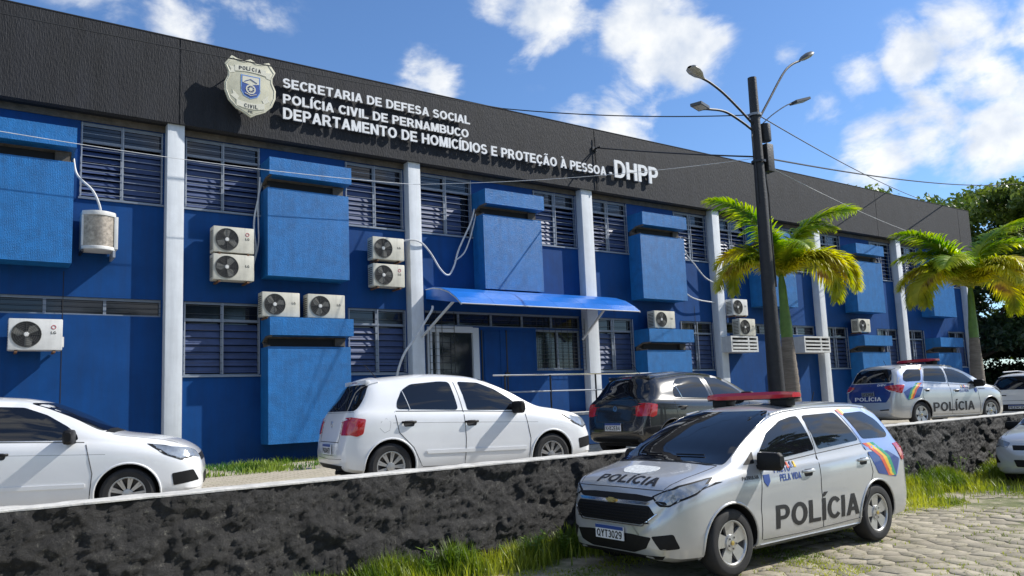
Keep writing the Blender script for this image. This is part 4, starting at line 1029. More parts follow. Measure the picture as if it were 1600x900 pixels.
        flat_text(mb,txt,-w*.45,-h*.40,h*.56,w*.9,textk,lambda a,b:(X(.003),u+sg*a,v+b),.03)
        mb.build('licence_plate',s.t)

SPIN=[(2.12,.36,.40,.46,.36,.56,.58),(2.105,.29,.49,.52,.44,.64,.67),(2.065,.24,.60,.60,.54,.745,.78),(1.99,.215,.69,.71,.62,.845,.885),(1.88,.20,.765,.82,.68,.92,.955),(1.68,.20,.83,.90,.715,.975,1.015),(1.42,.20,.86,.955,.74,1.02,1.07),
(1.25,.20,.867,.975,.745,1.06,1.115),(.90,.20,.867,.99,.70,1.245,1.31),(.50,.20,.867,1.00,.655,1.425,1.50),(.28,.20,.867,1.01,.635,1.495,1.575),(0,.20,.867,1.02,.625,1.535,1.62),(-.6,.20,.867,1.04,.62,1.56,1.645),(-1.3,.20,.865,1.07,.61,1.55,1.635),
(-1.65,.21,.855,1.09,.60,1.515,1.60),(-1.85,.22,.845,1.09,.59,1.45,1.54),(-1.98,.23,.83,1.07,.58,1.28,1.38),(-2.07,.245,.80,1.02,.58,1.12,1.18),(-2.13,.27,.76,.90,.58,.99,1.03),(-2.18,.30,.70,.66,.55,.80,.83),(-2.20,.36,.62,.50,.48,.58,.60)]
GOL=[(2.03,.34,.42,.43,.36,.52,.54),(2.015,.28,.54,.48,.45,.59,.61),(1.98,.235,.64,.55,.54,.67,.70),(1.90,.21,.73,.63,.61,.76,.79),(1.70,.20,.79,.74,.67,.855,.89),(1.38,.20,.818,.83,.70,.92,.96),(1.10,.20,.828,.875,.71,.965,1.005),
(.95,.20,.828,.895,.695,1.02,1.065),(.60,.20,.828,.915,.64,1.20,1.26),(.28,.20,.828,.93,.59,1.325,1.395),(0,.20,.828,.94,.57,1.38,1.45),(-.5,.20,.828,.955,.56,1.40,1.48),(-1.0,.20,.828,.975,.55,1.375,1.455),
(-1.38,.21,.815,.99,.54,1.33,1.41),(-1.50,.22,.805,.995,.535,1.25,1.36),(-1.62,.235,.79,.985,.54,1.10,1.19),(-1.72,.25,.765,.93,.56,.985,1.03),(-1.78,.27,.73,.80,.57,.86,.89),(-1.82,.30,.69,.62,.55,.70,.72),(-1.85,.36,.62,.50,.48,.57,.59)]
def spin(label,loc,rz,near,text_side_only=None):
    c=Car('minivan',label,'police minivan',loc,rz,SPIN,(1.31,-1.31),.325,.865,paintsil,'five',group='silver police minivans',name='police_minivan')
    for fr in('L','R'):
        c.patch('side_window',fr,[(.80,1.045),(.765,1.13),(.50,1.335),(.20,1.45),(-.02,1.485),(-.145,1.49),(-.20,1.12)],carglass,.004,.06,rounding=.035)
        c.patch('quarter_light',fr,[(.86,1.05),(1.03,1.045),(.83,1.17)],trim,.004,.05,rounding=.015)
        c.patch('side_window',fr,[(-.27,1.12),(-.22,1.49),(-.88,1.50),(-1.10,1.17)],carglass,.004,.06,rounding=.05)
        c.patch('rear_wrap',fr,[(-1.13,1.14),(-.93,1.53),(-1.55,1.535),(-1.80,1.44),(-1.98,1.13),(-1.90,.90),(-1.80,.72),(-1.33,.80),(-1.22,.98)],lb,.0025,.06,rounding=.03,thick=.004)
        c.patch('quarter_window',fr,[(-1.19,1.18),(-1.02,1.48),(-1.48,1.49),(-1.68,1.38),(-1.78,1.22),(-1.72,1.17)],carglass,.006,.06,rounding=.05)
        c.patch('rear_wrap_blue',fr,[(-1.19,1.03),(-1.62,1.02),(-1.88,.91),(-1.76,.70),(-1.36,.77)],db,.0045,.06,rounding=.02,thick=.004)
        for k,(mt) in enumerate((s_or,s_ye,s_gr)):
            o=k*.075
            c.patch('rainbow_stripe',fr,[(-1.16-o,1.13),(-1.235-o,1.13),(-1.50-o,.95),(-1.66-o*.7,.72),(-1.58-o*.7,.73),(-1.42-o,.96)],mt,.006,.05,thick=.004)
        c.patch('roof_stripe',fr,[(-.93,1.525),(-1.0,1.46),(-1.03,1.46),(-.98,1.535)],s_or,.006,.04,thick=.004); c.patch('roof_stripe',fr,[(-.985,1.535),(-1.035,1.465),(-1.07,1.49),(-1.03,1.54)],s_ye,.0075,.04,thick=.004)
        c.patch('tail_lamp',fr,[(-1.80,1.09),(-1.99,1.10),(-2.08,1.03),(-2.10,.92),(-1.95,.88)],redl,.010,.04,rounding=.02,thick=.02)
        for pts in([(.86,.30),(.87,.60),(.80,1.0)],[(-.20,.30),(-.19,.7),(-.235,1.48)],[(-.98,.38),(-1.12,.55),(-1.24,.80),(-1.17,1.1),(-.93,1.52)],[(.84,.295),(.2,.285),(-.97,.315)],[(.80,1.01),(-.2,1.075),(-1.14,1.13)]): c.line(fr,pts)
        c.handle(.02,.90,paintsil,fr); c.handle(-1.06,.94,paintsil,fr)
        c.patch('rocker_trim',fr,[(.87,.205),(.87,.25),(-.93,.255),(-.93,.21)],paintsil,.012,.1,thick=.02)
        c.text(fr,'POLÍCIA',.64 if fr=='L' else -.90,.375,.235,1.54,textk,bold=.035,rot=R(-.5)if fr=='L' else 0)
        c.text(fr,'PACTO',.60 if fr=='L' else .2,.935,.07,.28,textblue,'small_lettering'); c.text(fr,'PELA VIDA',.52 if fr=='L' else .1,.845,.07,.36,textblue,'small_lettering')
        c.text(fr,'PATRULHA',1.12 if fr=='L' else .85,.90,.035,.26,textk,'small_lettering')
        u=.74 if fr=='L' else .74
        c.patch('crest_decal',fr,[(u-.05,.93),(u+.05,.93),(u+.05,.86),(u,.81),(u-.05,.86)],textblue,.006,.04)
        for q,xx in enumerate((.23,.29,.35)):
            c.patch('figure_decal',fr,[(xx-.02,.97),(xx+.02,.97),(xx+.008,1.03),(xx-.008,1.03)],(s_ye,textblue,s_or)[q],.006,.04)
        # front lamp wrap on the side
    # glass
    c.patch('windshield','F',[(-.735,1.062),(-.4,1.088),(.4,1.088),(.735,1.062),(.695,1.235),(.645,1.41),(.60,1.50),(.50,1.56),(-.50,1.56),(-.60,1.50),(-.645,1.41),(-.695,1.235)],carglass,.005,.04,rounding=.02)
    c.patch('cowl','T',[(1.30,-.70),(1.345,-.60),(1.375,0),(1.345,.60),(1.30,.70),(1.335,.4),(1.345,0),(1.335,-.4)],trim,.004,.05,thick=.01)
    c.patch('rear_window','B',[(-.62,1.17),(.62,1.17),(.56,1.42),(.48,1.50),(-.48,1.50),(-.56,1.42)],carglass,.006,.06,rounding=.07)
    c.patch('tailgate_wrap','B',[(-.70,1.145),(.70,1.145),(.66,.80),(.55,.66),(-.55,.66),(-.66,.80)],nb,.004,.06,rounding=.04,thick=.004)
    c.text('B','POLÍCIA',.44,.70,.10,.85,textw); c.text('B','455',.12,1.26,.13,.34,textw,'small_lettering'); c.text('B','EMERGÊNCIA',.50,1.33,.045,.34,textw,'small_lettering'); c.text('B','LIGUE 190',.50,1.25,.045,.34,textw,'small_lettering')
    c.plate('B',0,.89,'QYX2H58',grey=True)
    c.text('B','DHPP',-.25,1.075,.05,.26,textw,'small_lettering'); c.patch('emblem','B',[(-.06,1.08),(.06,1.08),(.06,1.10),(-.06,1.10)],chrome,.015,.05)
    for s in(-1,1):
        c.patch('tail_lamp','B',[(s*.50,1.07),(s*.80,1.10),(s*.80,.93),(s*.62,.96),(s*.48,1.03)],redl,.012,.04,rounding=.02,thick=.02)
        c.patch('lamp_strip','B',[(s*.52,1.0),(s*.64,.95),(s*.78,.93),(s*.64,.935)],textw,.026,.05,thick=.01)
        c.patch('reflector','B',[(s*.35,.47),(s*.62,.49),(s*.62,.455),(s*.35,.45)],trim,.008,.05)
    # hood
    for s in(-1,1):
        c.line('T',[(1.30,s*.70),(1.60,s*.69),(1.84,s*.655),(1.96,s*.60)])
    c.line('F',[(-.60,.868),(0,.875),(.60,.868)])
    c.text('T','POLÍCIA',1.955,-.37,.13,.84,textk,'hood_lettering',bold=.03)
    c.patch('hood_emblem','T',[(1.52,-.22),(1.64,-.26),(1.76,-.16),(1.78,.10),(1.70,.22),(1.56,.20)],hoodgrey,.004,.06,rounding=.05,thick=.004)
    # front face
    c.patch('upper_grille','F',[(-.56,.805),(-.30,.822),(.30,.822),(.56,.805),(.46,.765),(-.46,.765)],trim,.006,.04,rounding=.012,thick=.02)
    c.patch('grille_bar','F',[(-.50,.758),(.50,.758),(.46,.735),(-.46,.735)],chrome,.016,.05,rounding=.01,thick=.02)
    g=c.patch('grille','F',[(-.50,.728),(.50,.728),(.56,.65),(.42,.555),(-.42,.555),(-.56,.65)],trim,.006,.05,rounding=.02,thick=.02)
    mb=MB()
    for k in range(6): c.line('F',[(-.50,.57+.026*k),(0,.57+.026*k),(.50,.57+.026*k)],trim,.006,mb=mb,off=.012)
    mb.build('grille_slats',c.t)
    c.line('F',[(-.58,.66),(-.43,.542),(.43,.542),(.58,.66)],chrome,.007,'grille_trim',off=.009)
    c.patch('emblem','F',[(-.075,.757),(-.035,.757),(-.035,.768),(.035,.768),(.035,.757),(.075,.757),(.06,.738),(.035,.738),(.035,.726),(-.035,.726),(-.035,.738),(-.06,.738)],goldm,.034,.05,thick=.02)
    for s in(-1,1):
        c.patch('headlamp','F',[(s*.50,.815),(s*.60,.725),(s*.67,.72),(s*.78,.80),(s*.845,.92),(s*.78,.915),(s*.64,.88)],trim,.003,.03,rounding=.012,thick=.01)
        hl=c.patch('headlamp_lens','F',[(s*.53,.808),(s*.61,.745),(s*.665,.738),(s*.765,.81),(s*.825,.905),(s*.77,.90),(s*.645,.865)],clearl,.008,.03,rounding=.012,thick=.01)
        c.patch('indicator','F',[(s*.57,.775),(s*.62,.745),(s*.655,.742),(s*.64,.768)],trim,.012,.03,rounding=.01,thick=.01)
        c.patch('headlamp','L' if s>0 else 'R',[(1.96,.75),(1.74,.82),(1.48,.965),(1.56,.96),(1.88,.91),(1.98,.86)],trim,.003,.04,rounding=.02,thick=.01)
        c.patch('headlamp_lens','L' if s>0 else 'R',[(1.94,.775),(1.74,.84),(1.54,.95),(1.87,.895),(1.96,.85)],clearl,.008,.04,rounding=.02,thick=.01)
        c.patch('fog_recess','F',[(s*.52,.45),(s*.70,.475),(s*.73,.34),(s*.60,.325)],trim,.004,.04,rounding=.02,thick=.012)
    c.patch('lower_intake','F',[(-.52,.44),(-.30,.455),(.30,.455),(.52,.44),(.46,.335),(.30,.285),(-.30,.285),(-.46,.335)],trim,.005,.05,rounding=.02,thick=.012)
    c.patch('chin','F',[(-.62,.27),(.62,.27),(.58,.235),(-.58,.235)],trim,.004,.05,thick=.01)
    c.plate('F',.0,.445,'QYT3029')
    c.mirrors(.80,1.05,trim,sz=1.12)
    # wipers
    for y in(-.1,.45):
        mb=MB(); p=[c.pt('F',y-.35*k/6,1.13+.03*math.sin(k/6*PI)*0+.0,.02) for k in range(7)]; p=[q for q in p if q is not None]; mb.tube(p,.008,trim,5); mb.build('wiper',c.t)
    # roof: light bar, dark panel, rails
    lz=1.675
    mb=MB(); prof=[(-.12,-.03),(-.125,.015),(-.09,.05),(.09,.05),(.125,.015),(.12,-.03)]
    n=13; vs=[];fs=[]
    for i in range(n):
        y=-.61+1.22*i/(n-1); k=1-.35*abs(y/.61)**6; dz=-.0
        for a,b in prof: vs.append((-.25+a*k,y,lz+.045+b*k))
    q=len(prof)
    for i in range(n-1):
        for k in range(q): fs.append((i*q+k,i*q+(k+1)%q,(i+1)*q+(k+1)%q,(i+1)*q+k))
    fs.append(list(range(q))); fs.append([(n-1)*q+k for k in range(q)])
    mb.add(vs,fs,redbar); lbx=mb.build('light_bar',c.t,smooth=True)
    for y in(-.42,.42):
        mb=MB(); mb.box(-.34,-.16,y-.11,y+.11,1.60,1.69,trim); mb.build('light_bar_foot',lbx,bevel=.02)
    mb=MB(); mb.box(-.36,-.14,-.58,.58,1.68,1.697,trim); mb.build('light_bar_tray',lbx)
    for s in(-1,1):
        mb=MB(); pts=[c.pt('T',x,s*.585,.012) for x in(.25,.05,-.4,-.9,-1.3,-1.6)]; mb.tube([p for p in pts if p is not None],.016,paintsil,6); mb.build('roof_rail',c.t,smooth=True)
    mb=MB(); mb.tube([(-1.45,0,1.62),(-1.52,0,1.75)],.006,trim,5); mb.build('antenna',c.t)
    mb=MB()
    c.patch('spoiler','T',[(-1.70,-.55),(-1.70,.55),(-1.86,.50),(-1.86,-.50)],paintsil,.02,.07,rounding=.04,thick=.03)
    mb=MB(); mb.box(-1.9,1.9,-.62,.62,.20,.26,trim); mb.build('underbody',c.t)
    return c
spin('silver police minivan with red light bar on the street before the rubble wall',(7.40,-9.03,ST),3.163,'L')
spin('silver police minivan with blue tailgate parked near the far end of the building',(21.4,-3.95,LOT-.05),-.20,'R')

def gol(label,loc,rz,paint,plate,cat='hatchback',front=True,group='small hatchbacks parked in the lot'):
    c=Car('hatch',label,cat,loc,rz,GOL,(1.233,-1.233),.295,.826,paint,'multi',group=group)
    hm=trim if paint is not paintk else trim
    for fr in('L','R'):
        c.patch('side_window',fr,[(.72,.935),(.70,1.00),(.60,1.09),(.38,1.23),(.14,1.325),(-.17,1.345),(-.10,.965)],carglass,.004,.06,rounding=.03)
        c.patch('side_window',fr,[(-.24,.97),(-.30,1.345),(-.45,1.355),(-.88,1.325),(-1.02,1.25),(-1.12,1.10),(-1.13,1.01)],carglass,.004,.06,rounding=.05)
        c.line(fr,[(-.95,1.0),(-1.02,1.24)],framew if paint is not paintk else chrome,.008,'window_divider',off=.006)
        for pts in([(.84,.26),(.87,.55),(.80,.88)],[(-.17,.27),(-.15,.6),(-.17,.95),(-.235,1.34)],[(-.80,.28),(-.92,.52),(-1.12,.72),(-1.17,.98)],[(.83,.25),(0,.24),(-.79,.27)]): c.line(fr,pts)
        c.line(fr,[(.78,.905),(-.2,.955),(-1.15,.985)],trim,.007,'window_seal')
        c.line(fr,[(1.0,.76),(0,.80),(-1.2,.84)],seam if paint is not paintk else trim,.003,'waist_line')
        c.patch('door_moulding',fr,[(.80,.40),(.80,.445),(-.75,.475),(-.72,.43)],paint,.012,.1,rounding=.015,thick=.02)
        c.handle(-.06,.80,hm,fr); c.handle(-.98,.83,hm,fr)
        c.patch('tail_lamp',fr,[(-1.56,.90),(-1.74,.93),(-1.80,.90),(-1.82,.73),(-1.68,.69),(-1.60,.72)],redl,.008,.04,rounding=.02,thick=.02)
        c.patch('headlamp',fr,[(1.42,.86),(1.62,.83),(1.86,.76),(1.93,.68),(1.80,.645),(1.62,.72)],trim,.003,.04,rounding=.02,thick=.01)
        c.patch('headlamp_lens',fr,[(1.48,.845),(1.65,.815),(1.84,.75),(1.90,.69),(1.80,.665),(1.64,.735)],clearl,.007,.04,rounding=.02,thick=.01)
        c.patch('fog_recess',fr,[(1.70,.50),(1.93,.53),(1.99,.40),(1.72,.36)],trim,.004,.04,rounding=.02,thick=.01)
    c.line('R',[(-1.36,.86),(-1.29,.90),(-1.23,.85),(-1.25,.75),(-1.32,.72),(-1.38,.78),(-1.36,.86)],seam,.003,'fuel_flap')
    c.patch('windshield','F',[(-.68,1.03),(.68,1.03),(.60,1.27),(.53,1.375),(-.53,1.375),(-.60,1.27)],carglass,.005,.06,rounding=.05)
    c.patch('cowl','T',[(.98,-.66),(1.06,-.55),(1.09,0),(1.06,.55),(.98,.66),(.99,0)],trim,.006,.06,thick=.01)
    c.patch('rear_window','B',[(-.66,1.005),(.66,1.005),(.60,1.18),(.50,1.335),(-.50,1.335),(-.60,1.18)],carglass,.006,.05,rounding=.05)
    for s in(-1,1):
        c.patch('tail_lamp','B',[(s*.50,.88),(s*.76,.915),(s*.78,.71),(s*.53,.71)],redl,.0085,.03,rounding=.025,thick=.02)
        c.line('T',[(1.05,s*.67),(1.40,s*.66),(1.75,s*.60)])
        c.line('B',[(s*.46,.90),(s*.47,.68),(s*.45,.62)])
        c.patch('headlamp','F',[(s*.46,.74),(s*.76,.82),(s*.78,.70),(s*.50,.66)],clearl,.006,.03,rounding=.02,thick=.01)
    c.line('B',[(-.46,.62),(.46,.62)]); c.line('B',[(-.66,.99),(.66,.99)],seam,.004)
    c.line('B',[(-.62,.42),(0,.40),(.62,.42)],seam,.004)
    c.line('B',[(-.30,.62),(-.27,.45),(.27,.45),(.30,.62)],seam,.004,'plate_recess')
    c.patch('rear_valance','B',[(-.58,.335),(.58,.335),(.54,.27),(-.54,.27)],trim,.004,.05,thick=.008)
    mb=MB(); mb.lathe([(.045,-.0),(.045,.006),(.036,.006),(.036,0)],chrome,20,c=(0,0,0))
    for a,b in(((-.022,.026),(0,-.008)),((0,-.008),(.022,.026)),((-.03,.005),(-.012,-.03)),((-.012,-.03),(0,-.004)),((0,-.004),(.012,-.03)),((.012,-.03),(.03,.005))): mb.tube([(a[0],.004,a[1]),(b[0],.004,b[1])],.003,chrome,4)
    e=mb.build('emblem',c.t); p=c.pt('B',0,.84,.004); e.location=p; e.rotation_euler=(0,0,PI/2)
    c.plate('B',0,.53,plate)
    # front: grille
    c.patch('upper_grille','F',[(-.42,.70),(.42,.70),(.40,.62),(-.40,.62)],trim,.006,.04,rounding=.01,thick=.01)
    c.patch('lower_intake','F',[(-.40,.46),(.40,.46),(.36,.34),(-.36,.34)],trim,.006,.04,rounding=.02,thick=.01)
    c.mirrors(.66,.955,trim)
    c.patch('spoiler','T',[(-1.28,-.53),(-1.28,.53),(-1.455,.50),(-1.455,-.50)],paint,.018,.06,rounding=.04,thick=.03)
    sp=MB(); sp.add([(x,y,z) for x in(-1.47,-1.40) for y in(-.50,.50) for z in(1.345,1.40)],[(0,1,3,2),(4,6,7,5),(0,4,5,1),(2,3,7,6),(0,2,6,4),(1,5,7,3)],paint); sp.build('spoiler_lip',c.t,bevel=.015)
    br=MB(); br.box(-1.478,-1.44,-.11,.11,1.352,1.378,redl); br.build('brake_light',c.t)
    mb=MB(); mb.tube([(-1.15,0,1.44),(-1.33,.0,1.62)],.005,trim,5); mb.build('antenna',c.t)
    mb=MB(); p=[c.pt('B',.30*k/6-.02,1.03+.02*k/6*2,.018) for k in range(7)]; mb.tube([q for q in p if q is not None],.008,trim,5); mb.build('wiper',c.t)
    mb=MB(); mb.box(-1.6,1.7,-.58,.58,.19,.25,trim); mb.build('underbody',c.t)
    mb=MB(); mb.tube([(-1.6,-.45,.25),(-1.88,-.45,.25)],.025,trim,8); mb.build('exhaust',c.t)
    return c
gol('white hatchback seen from its rear right corner in the middle of the lot',(5.86,-4.98,LOT-.12),-.115,paintw,'PGO4H71').t.scale=(1,1,1.05)
gol('black hatchback with bright red tail lamps parked behind the police minivan',(11.0,-4.85,LOT-.05),.01,paintk,'KHX2E84')
gol('white car cut off by the left frame edge with only its front half in view',(.50,-3.98,LOT-.20),-.26,paintw,'PCH7B20')
gol('silver car cut off by the right frame edge with only its nose in view',(16.75,-9.15,ST),PI+.02,paintsil2,'OYL5A33',group=None)
# suv seen from behind
SUV=[(2.1,.4,.6,.5,.5,.65,.68),(2.0,.3,.8,.75,.7,.9,.95),(1.2,.25,.88,.98,.75,1.05,1.1),(.8,.25,.89,1.02,.72,1.2,1.26),(.2,.25,.89,1.05,.66,1.52,1.58),(-.6,.25,.89,1.06,.64,1.60,1.66),(-1.5,.25,.89,1.07,.64,1.58,1.64),(-1.85,.27,.88,1.07,.63,1.50,1.58),(-2.02,.30,.86,1.05,.66,1.25,1.32),(-2.10,.32,.84,.98,.70,1.04,1.07),(-2.15,.38,.80,.60,.70,.72,.75)]
c=Car('suv','white sport utility vehicle seen from behind at the right edge beyond the lot','suv',(30.2,-3.45,.42),-.05,SUV,(1.3,-1.35),.34,.885,paintw,'multi',group=None)
c.patch('rear_window','B',[(-.74,1.10),(.74,1.10),(.64,1.46),(.56,1.53),(-.56,1.53),(-.64,1.46)],carglass,.006,.08,rounding=.05)
c.patch('rear_bumper','B',[(-.80,.62),(.80,.62),(.78,.40),(-.78,.40)],trim,.01,.08,rounding=.03,thick=.02); c.plate('B',0,.54,'PEZ9C15',.5); c.patch('handle','B',[(.30,.93),(.52,.93),(.52,.90),(.30,.90)],trim,.01,.06)
c.line('B',[(-.75,.74),(.75,.74)],seam,.006)
for s in(-1,1):
    c.patch('tail_lamp','B',[(s*.70,1.02),(s*.84,1.02),(s*.84,.78),(s*.74,.80)],redl,.008,.05)
    fr='L' if s>0 else 'R'; c.patch('side_window',fr,[(.6,1.08),(-.1,1.45),(-1.5,1.48),(-1.75,1.12)],carglass,.004,.1)
    mb=MB(); mb.tube([(.2,s*.60,1.66),(-.6,s*.59,1.72),(-1.6,s*.58,1.69)],.02,framew,6); mb.build('roof_rail',c.t)

# ------------------------------------------------------------------ palms
def frond(length,droop,seed,mt,wid=.56,n=74):
    rnd=random.Random(seed); mb=MB(); pts=[];a=0
    ang=R(66) ; p=Vector((0,0,0)); st=length/n
    for i in range(n+1):
        pts.append(p.copy()); t=i/n; ang2=ang-droop*(t**1.15); p=p+Vector((math.cos(ang2),0,math.sin(ang2)))*st
    mb.tube(pts[::2],.018,mt,5,r2=.004)
    for i in range(4,n):
        t=i/n; d=(pts[i+1]-pts[i-1]).normalized() if i<n else Vector((1,0,0)); up=Vector((-d.z,0,d.x))
        L=wid*(math.sin(PI*min(1,.12+t*.86))**.6)*rnd.uniform(.85,1.1)
        for sd in(-1,1):
            for lay in(0,1):
                lift=(.55 if lay else .1)+rnd.uniform(-.25,.2); side=Vector((0,sd,0))
                dirv=(side*1.0+d*rnd.uniform(.55,.9)+up*lift).normalized(); b=pts[i]; w=.015+.010*math.sin(PI*t); vs=[]
                nrm=dirv.cross(d).normalized(); wd=dirv.cross(nrm).normalized()
                q=b.copy(); dv=dirv.copy(); K=4
                for k in range(K+1):
                    ww=w*(1-(k/K)**1.6)+.001; vs+= [q-wd*ww,q+wd*ww]; dv=(dv+Vector((0,0,-.13-.07*k))).normalized(); q=q+dv*L/K
                mb.add(vs,[(2*k,2*k+1,2*k+3,2*k+2) for k in range(K)],mt)
    me=bpy.data.meshes.new('frond'); me.from_pydata(mb.v,[],mb.f); me.materials.append(mt); return me
FR=[frond(2.3,R(86),1,palmleaf),frond(2.2,R(112),2,palmleaf),frond(1.95,R(140),3,palmold),frond(1.7,R(60),4,palmleaf,.38),frond(1.95,R(165),5,palmold)]
def palm(label,base,h,lean,fr,rad=(.19,.17,.15,.10,.085)):
    t=thing('palm_tree',label,'palm tree',base,0,'young royal palms in the lot')
    top=Vector((lean[0],lean[1],h)); pts=[Vector((lean[0]*k*k,lean[1]*k*k,h*k)) for k in(0,.2,.4,.62,.70)]
    mb=MB(); K_=26; pl_=[];rl_=[]
    for q in range(K_+1):
        k=.62*q/K_; pl_.append(Vector((lean[0]*k*k,lean[1]*k*k,h*k))); base_r=np.interp(k,[0,.2,.4,.62],[rad[0],rad[0]*1.02,rad[1],rad[2]*.85]); rl_.append(float(base_r)*(1.035 if q%2 else .985))
    mb.tube(pl_,rl_,trunkm,16); mb.build('trunk',t,smooth=True)
    mb=MB(); k2=[.62,.70,.82,.95,1.03]; mb.tube([Vector((lean[0]*k*k,lean[1]*k*k,h*k)) for k in k2],[rad[2]*.86,rad[2]*.88,rad[3],rad[4],.05],crownm,14); mb.build('crownshaft',t,smooth=True)
    for (az,mi,el,sc) in fr:
        o=link('frond',FR[mi],t); o.location=top+Vector((0,0,-.02)); o.rotation_euler=(0,-R(el),R(az)); o.scale=(sc,sc,sc)
    return t
# azimuth measured from +X; right in the picture is about -35 deg, left about 145
palm('nearer palm with drooping yellow green fronds right behind the black lamp pole',(15.12,-4.2,LOT),3.55,(-.05,0),[(150,0,22,1.2),(120,2,12,1.02),(165,4,-8,1.0),(-28,0,12,1.22),(-45,2,-5,1.1),(-33,1,24,.95),(-20,4,-12,1.12),(-75,4,-14,.95),(30,1,0,1.0),(80,1,0,.9),(-120,1,0,.85),(200,0,10,.8),(-40,3,12,.55),(140,3,0,.6),(-38,2,-14,1.15),(-62,4,-4,1.1),(155,2,-12,1.05)])
palm('farther palm with full crown before the right end of the building',(23.75,-4.2,LOT),3.75,(.15,0),[(150,0,10,1.35),(165,4,-8,1.35),(135,2,0,1.3),(-30,0,16,1.4),(120,0,26,1.0),(-60,1,20,1.1),(-50,2,-6,1.4),(-15,4,-14,1.35),(100,3,22,1.3),(60,1,0,1.2),(-80,4,-12,1.2),(-110,2,-5,1.1),(20,1,0,1.3),(190,1,-4,1.2),(130,1,10,1.2),(-38,2,-14,1.35),(160,2,-14,1.3),(-100,2,4,1.2),(140,4,-6,1.3)])

# ------------------------------------------------------------------ trees
def leaf_cloud(centres,n,size,mt,name,parent,seed=0):
    rs=np.random.RandomState(seed); C_=np.array([c[:3] for c in centres]); Rr=np.array([c[3] for c in centres]); w=Rr**2/np.sum(Rr**2)
    idx=rs.choice(len(C_),n,p=w); d=rs.normal(size=(n,3)); d/=np.linalg.norm(d,axis=1)[:,None]; d[:,2]=np.abs(d[:,2])*.9-.25*(rs.rand(n)>.6)
    rr=Rr[idx]*(rs.rand(n)**.28)*rs.uniform(.85,1.12,n); p=C_[idx]+d*rr[:,None]*np.array([1,1,.72])
    a=rs.normal(size=(n,3)); a/=np.linalg.norm(a,axis=1)[:,None]; b=np.cross(a,rs.normal(size=(n,3))); b/=np.linalg.norm(b,axis=1)[:,None]
    s=size*rs.uniform(.6,1.3,n)[:,None]
    v=np.stack([p-a*s,p-b*s*.45,p+a*s,p+b*s*.45],1).reshape(-1,3)
    me=bpy.data.meshes.new(name); me.vertices.add(4*n); me.vertices.foreach_set('co',v.ravel()); me.loops.add(4*n); me.loops.foreach_set('vertex_index',np.arange(4*n)); me.polygons.add(n); me.polygons.foreach_set('loop_start',np.arange(0,4*n,4)); me.polygons.foreach_set('loop_total',np.full(n,4)); me.update(); me.materials.append(mt)
    return link(name,me,parent)
def tree(label,base,h,rad,n,mt,size=.16,seed=1,group='trees beyond the building',low=.25,vis=True):
    rnd=random.Random(seed); t=thing('leafy_tree',label,'tree',base,0,group)
    mb=MB(); mb.tube([(0,0,-.2),(.1,0,h*.25),(0,.1,h*.5)],[.045*h,.035*h,.02*h],barkm,10)
    cs=[]
    for k in range(26):
        a=rnd.uniform(0,2*PI); q=rnd.random()**.6; z=h*(low+(.92-low)*rnd.random()); sc=math.sqrt(max(.05,1-((z/h-.55)/.55)**2))
        c=(math.cos(a)*rad*q*sc,math.sin(a)*rad*q*sc,z,rad*rnd.uniform(.22,.42)); cs.append(c)
        if k<8: mb.tube([(0,.05,h*.35),(c[0]*.5,c[1]*.5,(h*.4+c[2])/2),(c[0],c[1],c[2])],[.016*h,.01*h,.004*h],barkm,6)
    mb.build('trunk',t,smooth=True)
    leaf_cloud(cs,n,size,mt,'crown',t,seed)
    return t
tree('broad green tree rising just behind the far end of the building',(47,10.5,0),14.6,6.0,30000,treeleaf,.17,3)
tree('dense tree behind the broad tree, lower and darker, at the right frame edge',(47,2.5,0),12.6,5.6,28000,treeleaf,.17,4)
tree('tall tree reaching into the sky at the right frame edge',(44,-2.9,0),15.2,4.0,16000,treeleaf,.17,5,low=.45)
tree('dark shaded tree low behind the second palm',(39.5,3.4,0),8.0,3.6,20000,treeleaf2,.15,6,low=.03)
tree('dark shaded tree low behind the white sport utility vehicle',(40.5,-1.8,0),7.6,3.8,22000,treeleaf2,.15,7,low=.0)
tree('distant green tree showing above the roof edge of the building',(56,17,0),17.2,7,20000,treeleaf,.2,8,low=.4)
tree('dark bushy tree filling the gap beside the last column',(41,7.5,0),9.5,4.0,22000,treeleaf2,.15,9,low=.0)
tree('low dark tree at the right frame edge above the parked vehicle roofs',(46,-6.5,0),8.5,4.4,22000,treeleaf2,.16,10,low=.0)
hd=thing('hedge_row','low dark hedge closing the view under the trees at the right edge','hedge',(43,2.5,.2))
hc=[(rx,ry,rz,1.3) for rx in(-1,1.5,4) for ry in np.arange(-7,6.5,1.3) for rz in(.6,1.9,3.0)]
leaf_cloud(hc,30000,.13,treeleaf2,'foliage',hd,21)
mb=MB()
for ry in np.arange(-6,6,1.5): mb.tube([(1,ry,-.3),(1.1,ry+.1,2.2)],.07,barkm,6)
mb.build('stems',hd,stuff=True)
# street trees beyond the right frame edge and across the street (they shade and are mirrored)
tree('street tree beyond the right frame edge shading the paving',(16.4,-15.6,ST),6.6,1.2,2600,treeleaf,.11,11,'street trees around the viewer',low=.55)
tree('street tree opposite the wall behind the viewer',(-3,-28,ST),9,4,8000,treeleaf,.2,12,'street trees around the viewer',low=.25)
tree('street tree opposite the building right of the viewer',(9,-26,ST),10,4.5,8000,treeleaf,.2,13,'street trees around the viewer',low=.25)
tree('street tree far along the street right of the viewer',(24,-24,ST),10,4.5,8000,treeleaf,.2,14,'street trees around the viewer',low=.25)

